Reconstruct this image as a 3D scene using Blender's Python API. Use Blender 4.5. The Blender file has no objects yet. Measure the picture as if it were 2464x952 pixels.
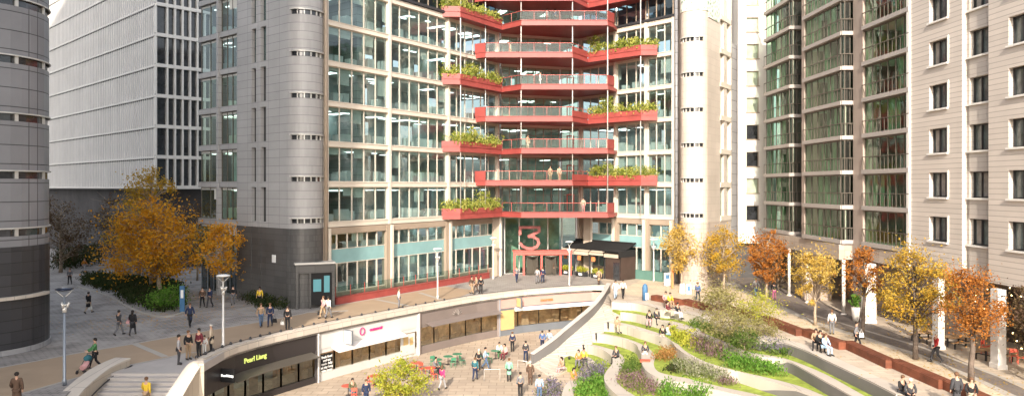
import bpy, bmesh, math, random
from mathutils import Vector, Matrix
from mathutils.geometry import tessellate_polygon
R = math.radians
random.seed(7)
SC = bpy.context.scene
COL = SC.collection
# ---------------------------------------------------------------- camera, sky, sun, exposure
F, CX, HY, H = 1760.0, 1232.0, 449.0, 11.0        # focal length and horizon in photograph pixels, eye height
cd = bpy.data.cameras.new("camera"); cam = bpy.data.objects.new("camera", cd); COL.objects.link(cam)
cd.sensor_width = 36; cd.lens = 36*F/2464; cd.shift_y = -27/2464; cd.clip_end = 2000; cd.clip_start = .5
cam.location = (0, 0, H); cam.rotation_euler = (R(90), 0, 0); SC.camera = cam
SUN_EL, TRAVEL = 27.0, Vector((.15, .988))          # elevation, horizontal direction the light travels
w = bpy.data.worlds.new("World"); SC.world = w; w.use_nodes = True
nt = w.node_tree; bg = nt.nodes['Background']; sky = nt.nodes.new('ShaderNodeTexSky')
sky.sky_type = 'NISHITA'; sky.sun_disc = False; sky.sun_elevation = R(SUN_EL)
sky.sun_rotation = math.atan2(-TRAVEL.x, -TRAVEL.y); sky.dust_density = 4.0; sky.air_density = 1.0; sky.ozone_density = 1.0
hs = nt.nodes.new('ShaderNodeHueSaturation'); hs.inputs['Saturation'].default_value = .5; nt.links.new(sky.outputs[0], hs.inputs['Color']); nt.links.new(hs.outputs[0], bg.inputs[0]); bg.inputs[1].default_value = .15
sl = bpy.data.lights.new("sun", 'SUN'); sl.energy = 3.15; sl.angle = R(.6); sl.color = (1, .88, .74)
so = bpy.data.objects.new("sun", sl); COL.objects.link(so)
ce = math.cos(R(SUN_EL)); t_ = TRAVEL.normalized()
so.rotation_euler = Vector((t_.x*ce, t_.y*ce, -math.sin(R(SUN_EL)))).to_track_quat('-Z', 'Y').to_euler()
so.location = (-30, -80, 60)
vs = SC.view_settings; vs.view_transform = 'Standard'; vs.look = 'None'; vs.exposure = 1.14; vs.gamma = 1
SC.cycles.max_bounces = 8; SC.cycles.transparent_max_bounces = 16; SC.cycles.use_denoising = True
SC.cycles.sample_clamp_indirect = 6; SC.cycles.caustics_reflective = False; SC.cycles.caustics_refractive = False

# ---------------------------------------------------------------- helpers
def gp(px, py, z=0.0):
    "the point of the plane at height z that the photograph shows at (px, py)"
    y = F*(H-z)/(py-HY); return ((px-CX)*y/F, y)
def vn(x, y):
    l = math.hypot(x, y); return (x/l, y/l)
class MB:
    def __init__(s): s.v = []; s.f = []; s.m = []; s.c = 0; s.sm = []
    def face(s, pts, smooth=False):
        i = len(s.v); s.v += [tuple(p) for p in pts]; s.f.append(tuple(range(i, i+len(pts)))); s.m.append(s.c); s.sm.append(smooth)
    def hexa(s, p):
        i = len(s.v); s.v += [tuple(q) for q in p]
        for q in ((3,2,1,0),(4,5,6,7),(0,1,5,4),(1,2,6,5),(2,3,7,6),(3,0,4,7)):
            s.f.append(tuple(i+k for k in q)); s.m.append(s.c); s.sm.append(False)
    def box(s, x0, x1, y0, y1, z0, z1):
        s.hexa([(x0,y0,z0),(x1,y0,z0),(x1,y1,z0),(x0,y1,z0),(x0,y0,z1),(x1,y0,z1),(x1,y1,z1),(x0,y1,z1)])
    def fb(s, fr, s0, s1, n0, n1, z0, z1):
        if s1 < s0: s0, s1 = s1, s0
        if n1 < n0: n0, n1 = n1, n0
        q = [fr.p(s0,n0,z0),fr.p(s1,n0,z0),fr.p(s1,n1,z0),fr.p(s0,n1,z0),fr.p(s0,n0,z1),fr.p(s1,n0,z1),fr.p(s1,n1,z1),fr.p(s0,n1,z1)]
        if not fr.rh: q = q[3::-1] + q[7:3:-1]
        s.hexa(q)
    def prism(s, poly, z0, z1, bottom=True, dz=None):
        "vertical prism; z0/z1 numbers or lists per vertex"
        n = len(poly); a = sum(poly[i][0]*poly[(i+1)%n][1]-poly[(i+1)%n][0]*poly[i][1] for i in range(n))
        Z0 = z0 if isinstance(z0, list) else [z0]*n; Z1 = z1 if isinstance(z1, list) else [z1]*n
        if a < 0: poly = poly[::-1]; Z0 = Z0[::-1]; Z1 = Z1[::-1]
        i = len(s.v); s.v += [(p[0],p[1],z) for p, z in zip(poly, Z0)] + [(p[0],p[1],z) for p, z in zip(poly, Z1)]
        for k in range(n):
            j = (k+1) % n; s.f.append((i+k, i+j, i+n+j, i+n+k)); s.m.append(s.c); s.sm.append(False)
        for t in tessellate_polygon([[Vector((p[0],p[1],0)) for p in poly]]):
            a2 = [poly[k] for k in t]
            ar = (a2[1][0]-a2[0][0])*(a2[2][1]-a2[0][1])-(a2[2][0]-a2[0][0])*(a2[1][1]-a2[0][1])
            t = tuple(t) if ar > 0 else tuple(t)[::-1]
            s.f.append(tuple(i+n+k for k in t)); s.m.append(s.c); s.sm.append(False)
            if bottom: s.f.append(tuple(i+k for k in t[::-1])); s.m.append(s.c); s.sm.append(False)
    def sheet(s, poly, z):
        n = len(poly); Z = z if isinstance(z, list) else [z]*n; i = len(s.v); s.v += [(p[0],p[1],q) for p, q in zip(poly, Z)]
        for t in tessellate_polygon([[Vector((p[0],p[1],0)) for p in poly]]):
            a2 = [poly[k] for k in t]
            ar = (a2[1][0]-a2[0][0])*(a2[2][1]-a2[0][1])-(a2[2][0]-a2[0][0])*(a2[1][1]-a2[0][1])
            t = tuple(t) if ar > 0 else tuple(t)[::-1]
            s.f.append(tuple(i+k for k in t)); s.m.append(s.c); s.sm.append(False)
    def tube(s, pts, rad, n=8, cap=True, smooth=True):
        pts = [Vector(p) for p in pts]; rs = rad if isinstance(rad, (list, tuple)) else [rad]*len(pts)
        rings = []; up = None
        for k, p in enumerate(pts):
            d = (pts[min(k+1, len(pts)-1)] - pts[max(k-1, 0)]).normalized()
            if up is None: up = Vector((0,0,1)) if abs(d.z) < .9 else Vector((0,1,0))
            a = d.cross(up).normalized(); up = a.cross(d).normalized()
            i = len(s.v); rings.append(i)
            for j in range(n):
                t = 2*math.pi*j/n; s.v.append(tuple(p + (a*math.cos(t) + up*math.sin(t))*rs[k]))
        for a, b in zip(rings, rings[1:]):
            for j in range(n):
                j2 = (j+1) % n; s.f.append((a+j, a+j2, b+j2, b+j)); s.m.append(s.c); s.sm.append(smooth)
        if cap:
            s.f.append(tuple(rings[0]+j for j in range(n))[::-1]); s.m.append(s.c); s.sm.append(False)
            s.f.append(tuple(rings[-1]+j for j in range(n))); s.m.append(s.c); s.sm.append(False)
    def lathe(s, prof, c=(0,0,0), n=16, smooth=True):
        rings = []
        for r, z in prof:
            rings.append(len(s.v))
            for j in range(n):
                t = 2*math.pi*j/n; s.v.append((c[0]+r*math.cos(t), c[1]+r*math.sin(t), c[2]+z))
        for a, b in zip(rings, rings[1:]):
            for j in range(n):
                j2 = (j+1) % n; s.f.append((a+j, a+j2, b+j2, b+j)); s.m.append(s.c); s.sm.append(smooth)
        s.f.append(tuple(rings[0]+j for j in range(n))[::-1]); s.m.append(s.c); s.sm.append(False)
        s.f.append(tuple(rings[-1]+j for j in range(n))); s.m.append(s.c); s.sm.append(False)
    def arcwall(s, c, r0, r1, a0, a1, z0, z1, n=24):
        "ring sector, angles in degrees"
        for k in range(n):
            t0 = R(a0+(a1-a0)*k/n); t1 = R(a0+(a1-a0)*(k+1)/n)
            q = [(c[0]+r*math.cos(t), c[1]+r*math.sin(t)) for r, t in ((r0,t0),(r1,t0),(r1,t1),(r0,t1))]
            s.prism(q, z0, z1)
    def build(s, name, mat, parent=None, uv=True, scale_uv=1.0):
        me = bpy.data.meshes.new(name)
        off = Vector(parent_base(parent)) if parent is not None else Vector((0,0,0))
        me.from_pydata([tuple(Vector(p)-off) for p in s.v], [], s.f)
        for mm in (mat if isinstance(mat, (list, tuple)) else [mat]): me.materials.append(mm)
        me.polygons.foreach_set('material_index', s.m); me.polygons.foreach_set('use_smooth', s.sm)
        if uv:
            ul = me.uv_layers.new(name='m'); d = [0.0]*(2*len(me.loops)); vv = s.v
            for p in me.polygons:
                nx, ny, nz = p.normal
                if abs(nz) > .75: tx, ty = None, None
                else: tx, ty = vn(-ny, nx) if (nx or ny) else (1, 0)
                for li in p.loop_indices:
                    q = vv[me.loops[li].vertex_index]
                    if tx is None: d[2*li], d[2*li+1] = q[0], q[1]
                    else: d[2*li], d[2*li+1] = q[0]*tx+q[1]*ty, q[2]
            ul.data.foreach_set('uv', d)
        me.update()
        o = bpy.data.objects.new(name, me); COL.objects.link(o)
        if parent is not None: o.parent = parent
        return o
def parent_base(p):
    v = Vector((0,0,0))
    while p is not None: v += p.location; p = p.parent
    return v
def tag(o, label=None, cat=None, group=None, kind=None):
    if label: o['label'] = label
    if cat: o['category'] = cat
    if group: o['group'] = group
    if kind: o['kind'] = kind
    return o
def empty(name, loc, label, cat, group=None):
    o = bpy.data.objects.new(name, None); COL.objects.link(o); o.location = loc; o.empty_display_size = .3
    return tag(o, label, cat, group)
class Fr:
    "a vertical plane: s along it, n out of it"
    def __init__(s, a, b, out=None):
        s.a = a; s.u = vn(b[0]-a[0], b[1]-a[1]); s.L = math.hypot(b[0]-a[0], b[1]-a[1])
        n = (s.u[1], -s.u[0])
        if out is None: out = (-a[0], -a[1])
        if n[0]*out[0]+n[1]*out[1] < 0: n = (-n[0], -n[1])
        s.n = n; s.rh = (s.u[0]*-n[1] - s.u[1]*-n[0]) > 0      # u x (-n) up
        s.rh = (s.u[0]*n[1] - s.u[1]*n[0]) > 0
    def p(s, t, n, z): return (s.a[0]+s.u[0]*t+s.n[0]*n, s.a[1]+s.u[1]*t+s.n[1]*n, z)
    def at(s, px):
        "distance along where the view column px meets the plane"
        k = (px-CX)/F; return (k*s.a[1]-s.a[0])/(s.u[0]-k*s.u[1])
def spline(pts, sub=6):
    out = []; n = len(pts)
    for i in range(n-1):
        p0 = pts[max(i-1,0)]; p1 = pts[i]; p2 = pts[i+1]; p3 = pts[min(i+2,n-1)]
        for k in range(sub):
            t = k/sub; out.append(tuple(.5*((2*b)+(-a+c)*t+(2*a-5*b+4*c-d)*t*t+(-a+3*b-3*c+d)*t**3) for a, b, c, d in zip(p0,p1,p2,p3)))
    out.append(tuple(pts[-1])); return out

# ---------------------------------------------------------------- materials
def nodes(name):
    m = bpy.data.materials.new(name); m.use_nodes = True; t = m.node_tree; b = t.nodes['Principled BSDF']; return m, t, b
def rgb(c): return (c[0], c[1], c[2], 1)
def mat(name, col, rough=.7, metal=0, var=.12, vs=.6, bump=.0, bs=20, spec=.4, stain=0.0):
    m, t, b = nodes(name); N = t.nodes; L = t.links
    b.inputs['Roughness'].default_value = rough; b.inputs['Metallic'].default_value = metal; b.inputs['Specular IOR Level'].default_value = spec
    geo = N.new('ShaderNodeNewGeometry')
    if var:
        n1 = N.new('ShaderNodeTexNoise'); n1.inputs['Scale'].default_value = vs; n1.inputs['Detail'].default_value = 6; n1.inputs['Roughness'].default_value = .65
        L.new(geo.outputs['Position'], n1.inputs['Vector'])
        mr = N.new('ShaderNodeMapRange'); mr.inputs[1].default_value = .3; mr.inputs[2].default_value = .7; mr.inputs[3].default_value = 1-var; mr.inputs[4].default_value = 1+var
        L.new(n1.outputs[0], mr.inputs[0]); mx = N.new('ShaderNodeVectorMath'); mx.operation = 'SCALE'; mx.inputs[0].default_value = col
        L.new(mr.outputs[0], mx.inputs['Scale']); L.new(mx.outputs[0], b.inputs['Base Color'])
    else: b.inputs['Base Color'].default_value = rgb(col)
    if bump:
        n2 = N.new('ShaderNodeTexNoise'); n2.inputs['Scale'].default_value = bs; n2.inputs['Detail'].default_value = 4; L.new(geo.outputs['Position'], n2.inputs['Vector'])
        bp = N.new('ShaderNodeBump'); bp.inputs['Strength'].default_value = bump; bp.inputs['Distance'].default_value = .03
        L.new(n2.outputs[0], bp.inputs['Height']); L.new(bp.outputs[0], b.inputs['Normal'])
    return m
def panel(name, col, w, h, joint, jw=.015, var=.07, rough=.6, off=.0, vs=.25, nv=.1, bump=.3, stripes=None, metal=0):
    "stone or metal cladding cut in panels w x h metres (uv is in metres)"
    m, t, b = nodes(name); N = t.nodes; L = t.links
    uv = N.new('ShaderNodeUVMap'); uv.uv_map = 'm'
    br = N.new('ShaderNodeTexBrick'); br.offset = off; br.squash = 1; br.inputs['Scale'].default_value = 1
    br.inputs['Brick Width'].default_value = w; br.inputs['Row Height'].default_value = h; br.inputs['Mortar Size'].default_value = jw; br.inputs['Mortar Smooth'].default_value = .3
    br.inputs['Bias'].default_value = 0
    br.inputs['Color1'].default_value = rgb([c*(1-var) for c in col]); br.inputs['Color2'].default_value = rgb([min(1,c*(1+var)) for c in col]); br.inputs['Mortar'].default_value = rgb(joint)
    L.new(uv.outputs[0], br.inputs['Vector'])
    geo = N.new('ShaderNodeNewGeometry'); n1 = N.new('ShaderNodeTexNoise'); n1.inputs['Scale'].default_value = vs; n1.inputs['Detail'].default_value = 7; n1.inputs['Roughness'].default_value = .65
    L.new(geo.outputs['Position'], n1.inputs['Vector'])
    mr = N.new('ShaderNodeMapRange'); mr.inputs[1].default_value = .3; mr.inputs[2].default_value = .7; mr.inputs[3].default_value = 1-nv; mr.inputs[4].default_value = 1+nv
    L.new(n1.outputs[0], mr.inputs[0]); mx = N.new('ShaderNodeVectorMath'); mx.operation = 'SCALE'; L.new(br.outputs['Color'], mx.inputs[0]); L.new(mr.outputs[0], mx.inputs['Scale'])
    L.new(mx.outputs[0], b.inputs['Base Color']); b.inputs['Roughness'].default_value = rough; b.inputs['Metallic'].default_value = metal
    if bump:
        bp = N.new('ShaderNodeBump'); bp.invert = True; bp.inputs['Strength'].default_value = bump; bp.inputs['Distance'].default_value = .02
        L.new(br.outputs['Fac'], bp.inputs['Height']); L.new(bp.outputs[0], b.inputs['Normal'])
    return m
def glass(name, tint, trans=.5, rough=.03, refl=.9, wob=.02, ior=1.7):
    "window pane: fresnel reflection over tinted see-through, slightly wavy"
    m = bpy.data.materials.new(name); m.use_nodes = True; t = m.node_tree; N = t.nodes; L = t.links; N.clear()
    out = N.new('ShaderNodeOutputMaterial'); tr = N.new('ShaderNodeBsdfTransparent'); tr.inputs[0].default_value = rgb([c*trans for c in tint])
    gl = N.new('ShaderNodeBsdfGlossy'); gl.inputs['Roughness'].default_value = rough; gl.inputs['Color'].default_value = rgb([refl*c for c in (.92,1,.98)])
    geo = N.new('ShaderNodeNewGeometry'); f0 = ((ior-1)/(ior+1))**2*2.0
    dp = N.new('ShaderNodeVectorMath'); dp.operation = 'DOT_PRODUCT'; L.new(geo.outputs['Incoming'], dp.inputs[0]); L.new(geo.outputs['Normal'], dp.inputs[1])
    ab = N.new('ShaderNodeMath'); ab.operation = 'ABSOLUTE'; L.new(dp.outputs['Value'], ab.inputs[0]); om = N.new('ShaderNodeMath'); om.operation = 'SUBTRACT'; om.inputs[0].default_value = 1; L.new(ab.outputs[0], om.inputs[1])
    pw = N.new('ShaderNodeMath'); pw.operation = 'POWER'; L.new(om.outputs[0], pw.inputs[0]); pw.inputs[1].default_value = 5
    lw = N.new('ShaderNodeMath'); lw.operation = 'MULTIPLY_ADD'; L.new(pw.outputs[0], lw.inputs[0]); lw.inputs[1].default_value = 1-f0; lw.inputs[2].default_value = f0; nz = N.new('ShaderNodeTexNoise'); nz.inputs['Scale'].default_value = .55; nz.inputs['Detail'].default_value = 2
    L.new(geo.outputs['Position'], nz.inputs['Vector']); bp = N.new('ShaderNodeBump'); bp.inputs['Strength'].default_value = 1; bp.inputs['Distance'].default_value = wob
    L.new(nz.outputs[0], bp.inputs['Height']); L.new(bp.outputs[0], gl.inputs['Normal'])
    mx = N.new('ShaderNodeMixShader'); L.new(lw.outputs[0], mx.inputs[0]); L.new(tr.outputs[0], mx.inputs[1]); L.new(gl.outputs[0], mx.inputs[2]); L.new(mx.outputs[0], out.inputs[0])
    return m
def leafmat(name, cols, rough=.6, trans=.35):
    "leaves whose colour differs from clump to clump and leaf to leaf"
    m = bpy.data.materials.new(name); m.use_nodes = True; t = m.node_tree; N = t.nodes; L = t.links; N.clear()
    out = N.new('ShaderNodeOutputMaterial'); geo = N.new('ShaderNodeNewGeometry')
    nz = N.new('ShaderNodeTexNoise'); nz.inputs['Scale'].default_value = 1.1; nz.inputs['Detail'].default_value = 2; L.new(geo.outputs['Position'], nz.inputs['Vector'])
    ad = N.new('ShaderNodeMath'); ad.operation = 'MULTIPLY_ADD'; L.new(geo.outputs['Random Per Island'], ad.inputs[0]); ad.inputs[1].default_value = .55
    mr = N.new('ShaderNodeMapRange'); mr.inputs[1].default_value = .3; mr.inputs[2].default_value = .7; mr.inputs[3].default_value = 0; mr.inputs[4].default_value = .45
    L.new(nz.outputs[0], mr.inputs[0]); L.new(mr.outputs[0], ad.inputs[2])
    cr = N.new('ShaderNodeValToRGB'); e = cr.color_ramp.elements; e[0].color = rgb(cols[0]); e[1].color = rgb(cols[-1])
    for i, c in enumerate(cols[1:-1]): x = cr.color_ramp.elements.new((i+1)/(len(cols)-1)); x.color = rgb(c)
    L.new(ad.outputs[0], cr.inputs[0])
    d = N.new('ShaderNodeBsdfDiffuse'); tl = N.new('ShaderNodeBsdfTranslucent'); L.new(cr.outputs[0], d.inputs[0]); L.new(cr.outputs[0], tl.inputs[0])
    mx = N.new('ShaderNodeMixShader'); mx.inputs[0].default_value = trans; L.new(d.outputs[0], mx.inputs[1]); L.new(tl.outputs[0], mx.inputs[2]); L.new(mx.outputs[0], out.inputs[0])
    return m
def emit(name, col, st):
    m, t, b = nodes(name); b.inputs['Base Color'].default_value = rgb(col); b.inputs['Emission Color'].default_value = rgb(col); b.inputs['Emission Strength'].default_value = st; return m
M = dict(
 cream=mat('cream_frame', (.62,.56,.48), .5, vs=.4, var=.06), tan=mat('tan_frame', (.33,.265,.205), .5, vs=.4, var=.08),
 pinkpier=mat('pier_stone', (.42,.34,.29), .6, var=.08),
 red=mat('red_steel', (.31,.066,.058), .42, vs=.8, var=.16), redlite=mat('red_frame', (.50,.10,.08), .45, var=.08),
 white=mat('white_paint', (.78,.76,.72), .45, vs=.3, var=.05), steel=mat('pale_steel', (.62,.61,.58), .35, .3, var=.04),
 gsteel=mat('grey_steel', (.25,.28,.32), .35, .5, var=.05), dark=mat('dark_metal', (.035,.035,.038), .4, var=.1), black=mat('black_fabric', (.012,.012,.013), .8, var=.2),
 interior=mat('office_wall', (.48,.56,.56), .8, var=.35, vs=.35), ceiling=mat('office_ceiling', (.72,.74,.72), .8, var=.1), ofloor=mat('office_floor', (.30,.31,.30), .7, var=.2),
 desk=mat('white_desk', (.72,.72,.70), .5, var=.1), blind=mat('blind', (.62,.62,.58), .8, var=.1),
 greystone=panel('grey_granite', (.36,.355,.355), 1.8, .76, (.14,.14,.145), .02, .05, .45), darkstone=panel('dark_granite', (.085,.083,.082), 1.4, .55, (.045,.045,.045), .02, .14, .35),
 bluestone=panel('blue_grey_cladding', (.24,.242,.255), 2.6, 1.25, (.05,.05,.055), .035, .05, .4), blackstone=panel('black_brick_cladding', (.045,.045,.05), 1.6, .75, (.02,.02,.02), .03, .12, .4),
 palestone=panel('pale_granite', (.54,.475,.41), 1.6, .76, (.42,.36,.31), .02, .04, .28), beigestone=panel('beige_granite_band', (.44,.37,.31), 1.2, .5, (.28,.23,.2), .02, .1, .4),
 whiteclad=panel('white_fin_cladding', (.60,.59,.58), .42, 30, (.42,.41,.40), .03, .03, .5, bump=.8), slit=mat('slit_glass', (.03,.032,.036), .08, spec=.9, var=.5, vs=1.5),
 hotel=panel('striped_limestone', (.60,.54,.485), 60, .34, (.40,.355,.32), .028, .05, .6, off=.5, nv=.06), hotelrec=panel('recess_render', (.52,.475,.43), 60, .34, (.38,.33,.29), .02, .03, .7),
 whiterender=mat('white_render', (.68,.65,.61), .6, var=.04), glassG=glass('green_glass', (.70,.90,.78), .86, ior=1.7), glassT=glass('teal_glass', (.70,.86,.86), .78), glassD=glass('dark_glass', (.55,.60,.62), .45),
 glassB=glass('blue_glass', (.30,.48,.58), .35), glassC=glass('clear_glass', (.9,.93,.9), .85, wob=.01), rail=glass('balustrade_glass', (.86,.94,.92), .93, refl=.55, wob=.005, ior=1.35),
 teal=mat('teal_panel', (.23,.40,.41), .35, var=.1), curtain=mat('curtain', (.36,.42,.32), .9, var=.25, vs=1.2), bronze=mat('bronze_frame', (.13,.115,.095), .4, .3, var=.08),
 beam=mat('beam_stone', (.40,.365,.34), .6, var=.05), shopdark=mat('charcoal_fascia', (.035,.03,.03), .45, var=.1), shopwhite=mat('white_fascia', (.56,.55,.53), .5, var=.05),
 shopbrown=mat('taupe_fascia', (.20,.165,.15), .5, var=.06), shoppink=mat('pink_fascia', (.50,.31,.27), .55, var=.05), shopyellow=mat('yellow_panel', (.55,.38,.17), .6, var=.08),
 warm=mat('warm_interior', (.62,.45,.27), .8, var=.6, vs=.9), shelf=mat('timber_shelf', (.50,.34,.20), .7, var=.3, vs=2), cotton=mat('window_curtain', (.30,.27,.24), .9, var=.3, vs=2),
 coping=panel('coping_stone', (.56,.50,.43), 1.5, 5, (.36,.32,.28), .03, .05, .6), stair=mat('stair_stone', (.42,.39,.37), .7, var=.1, bump=.1), wallstone=panel('wall_stone', (.50,.43,.34), 1.6, 9, (.36,.31,.25), .02, .04, .6),
 corten=mat('corten_steel', (.17,.055,.028), .75, var=.45, vs=1.2, bump=.2, bs=30), timber=mat('bench_timber', (.42,.27,.15), .7, var=.3, vs=3), bark=mat('bark', (.13,.10,.08), .9, var=.4, vs=4, bump=.5, bs=25),
 palebark=mat('pale_bark', (.34,.27,.20), .9, var=.3, vs=4), soil=mat('soil', (.07,.05,.035), .95, var=.4, vs=2), concrete=panel('seat_wall_stone', (.47,.42,.365), 2.2, 7, (.30,.27,.24), .03, .07, .7),
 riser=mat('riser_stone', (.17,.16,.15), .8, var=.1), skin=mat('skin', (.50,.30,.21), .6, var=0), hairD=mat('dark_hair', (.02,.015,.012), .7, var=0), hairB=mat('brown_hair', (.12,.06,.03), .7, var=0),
 hairG=mat('grey_hair', (.45,.43,.40), .7, var=0), shoe=mat('shoes', (.03,.028,.026), .5, var=0), dish=mat('dark_reflector', (.03,.04,.07), .1, .6, var=0),
 screen=emit('shop_display', (.08,.24,.27), .22), lit=emit('bulb_glow', (1,.72,.32), 6), lime=emit('lime_letters', (.55,.62,.16), .35), whitesign=emit('lit_sign', (.9,.9,.86), .7), shoplight=emit('shop_light', (1,.85,.6), 9),
 magenta=mat('magenta_letters', (.55,.03,.20), .5, var=0), orange=mat('orange_letters', (.70,.22,.08), .5, var=0), greylet=mat('grey_letters', (.38,.34,.31), .5, var=0), whitelet=mat('white_letters', (.8,.8,.78), .5, var=0),
 sigred=mat('sign_red', (.36,.10,.09), .5, var=.4, vs=3), bannerblue=mat('blue_banner', (.06,.16,.30), .6, var=.05), green=mat('green_plastic', (.05,.20,.11), .5, var=.1), redp=mat('red_plastic', (.55,.10,.06), .5, var=.1),
 glassA=glass('apartment_glass', (.60,.90,.68), .85, rough=.06, refl=.8, ior=1.6, wob=.06), hglass=mat('hotel_glass', (.11,.13,.125), .12, var=.5, vs=1.3, spec=.6), aptwall=mat('apartment_interior', (.20,.26,.20), .8, var=.5, vs=.5), celight=emit('ceiling_light', (.9,.95,.92), 2.2))
def ground(name, col, col2, w, h, joint, sc=.15, rough=.8, off=.5, jw=.02, mixv=.6, var=.13):
    m = panel(name, col, w, h, joint, jw, var, rough, off, .3, .12, .25); t = m.node_tree; N = t.nodes; L = t.links
    b = N['Principled BSDF']; src = b.inputs['Base Color'].links[0].from_socket
    geo = N.new('ShaderNodeNewGeometry'); nz = N.new('ShaderNodeTexNoise'); nz.inputs['Scale'].default_value = sc; nz.inputs['Detail'].default_value = 8; nz.inputs['Roughness'].default_value = .6; nz.inputs['Distortion'].default_value = 1.0
    L.new(geo.outputs['Position'], nz.inputs['Vector']); mr = N.new('ShaderNodeMapRange'); mr.inputs[1].default_value = .42; mr.inputs[2].default_value = .62; mr.inputs[4].default_value = mixv; L.new(nz.outputs[0], mr.inputs[0])
    mx = N.new('ShaderNodeMix'); mx.data_type = 'RGBA'; L.new(mr.outputs[0], mx.inputs[0]); L.new(src, mx.inputs[6]); mx.inputs[7].default_value = rgb(col2); L.new(mx.outputs[2], b.inputs['Base Color'])
    return m
M['cobble'] = ground('granite_setts', (.29,.265,.245), (.39,.36,.335), .5, .3, (.10,.095,.09), .35, jw=.03, mixv=.85)
M['resin'] = ground('tan_resin_paving', (.42,.31,.21), (.37,.27,.18), 40, 40, (.36,.24,.15), .4, jw=.0)
M['kerb'] = mat('kerb_stone', (.40,.37,.33), .8, var=.1); M['plaza'] = ground('plaza_paving', (.50,.42,.33), (.40,.33,.26), 1.2, .45, (.32,.27,.22), .25, jw=.02)
M['street'] = ground('dark_street_setts', (.165,.138,.12), (.23,.195,.17), .9, .2, (.06,.05,.045), .3, jw=.018); M['lower'] = ground('lower_plaza_paving', (.47,.38,.29), (.37,.29,.22), 1.2, .8, (.25,.20,.155), .35, jw=.035)
M['promenade'] = ground('promenade_paving', (.60,.50,.365), (.50,.41,.30), 1.2, .4, (.38,.31,.23), .3, jw=.02); M['ramp'] = ground('ramp_paving', (.54,.48,.40), (.46,.40,.34), 2.4, .42, (.30,.26,.22), .4, off=.3, jw=.04); M['greypave'] = ground('grey_patterned_paving', (.30,.28,.26), (.38,.36,.32), .5, .25, (.18,.17,.16), .5)
M['grass'] = mat('lawn', (.25,.31,.045), .9, var=.4, vs=1.5, bump=.6, bs=40)
L_ = leafmat
LM = dict(orange=L_('orange_leaves', [(.40,.15,.015),(.62,.28,.025),(.70,.38,.05),(.40,.30,.06)]), yellow=L_('yellow_leaves', [(.36,.22,.05),(.54,.36,.07),(.60,.44,.13),(.28,.24,.07)]),
 rust=L_('rust_leaves', [(.20,.07,.02),(.36,.13,.03),(.46,.20,.05),(.30,.18,.06)]), gold=L_('gold_leaves', [(.34,.20,.03),(.55,.33,.04),(.42,.30,.06),(.20,.18,.05)]), brown=L_('brown_leaves', [(.07,.045,.035),(.11,.07,.05),(.14,.10,.05),(.10,.08,.04)]),
 green=L_('green_leaves', [(.04,.08,.02),(.08,.14,.03),(.14,.20,.05),(.22,.25,.09)]), lime=L_('lime_leaves', [(.18,.24,.03),(.34,.38,.05),(.46,.44,.07),(.28,.20,.04)]), olive=L_('olive_leaves', [(.13,.13,.05),(.22,.21,.08),(.32,.29,.12),(.17,.13,.06)]),
 darkgreen=L_('dark_green_leaves', [(.02,.035,.015),(.035,.055,.02),(.06,.07,.03),(.07,.05,.03)]), flower=L_('mixed_flowers', [(.08,.12,.03),(.15,.17,.05),(.26,.14,.20),(.34,.26,.22)]), lavender=L_('lavender', [(.09,.14,.05),(.14,.17,.08),(.22,.18,.28),(.27,.24,.32)]),
 planter=L_('planter_leaves', [(.08,.15,.02),(.22,.27,.05),(.42,.42,.10),(.52,.48,.16)]), bright=L_('bright_green_leaves', [(.05,.12,.02),(.09,.20,.03),(.15,.28,.05),(.24,.33,.08)]), autumn=L_('autumn_ground_cover', [(.14,.13,.03),(.30,.17,.06),(.42,.22,.08),(.22,.20,.05)]),
 whiteflower=L_('white_flowering', [(.08,.12,.04),(.14,.17,.06),(.30,.30,.20),(.45,.43,.34)]))
# ---------------------------------------------------------------- ground levels
ZL = -4.4                                                    # lower plaza
def Z1(u): return 1240+u[0]/3.662, 692+u[1]/3.662
def Z2(u): return 1640+u[0]/3.662, 692+u[1]/3.662
def cur(l1, l2, z, sub=5): return spline([gp(*Z1(p), z) for p in l1] + [gp(*Z2(p), z) for p in l2], sub)
ZT = [0, -.73, -1.46, -2.19, -2.92, -3.65, ZL]
Pr = [(850,120),(940,200),(925,292),(778,385),(680,483),(612,580),(330,800)]
Pl = [(800,40),(735,150),(655,245),(530,355),(410,455),(285,560),(130,670)]
PR = [gp(*Z1(p), z) for p, z in zip(Pr, ZT)]; PL = [gp(*Z1(p), z) for p, z in zip(Pl, ZT)]
def mixp(a, b, t): return (a[0]+(b[0]-a[0])*t, a[1]+(b[1]-a[1])*t)
def c5(l): return [(1.1087*u+216.06, 1.1087*v-109.86) for u, v in l]
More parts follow.
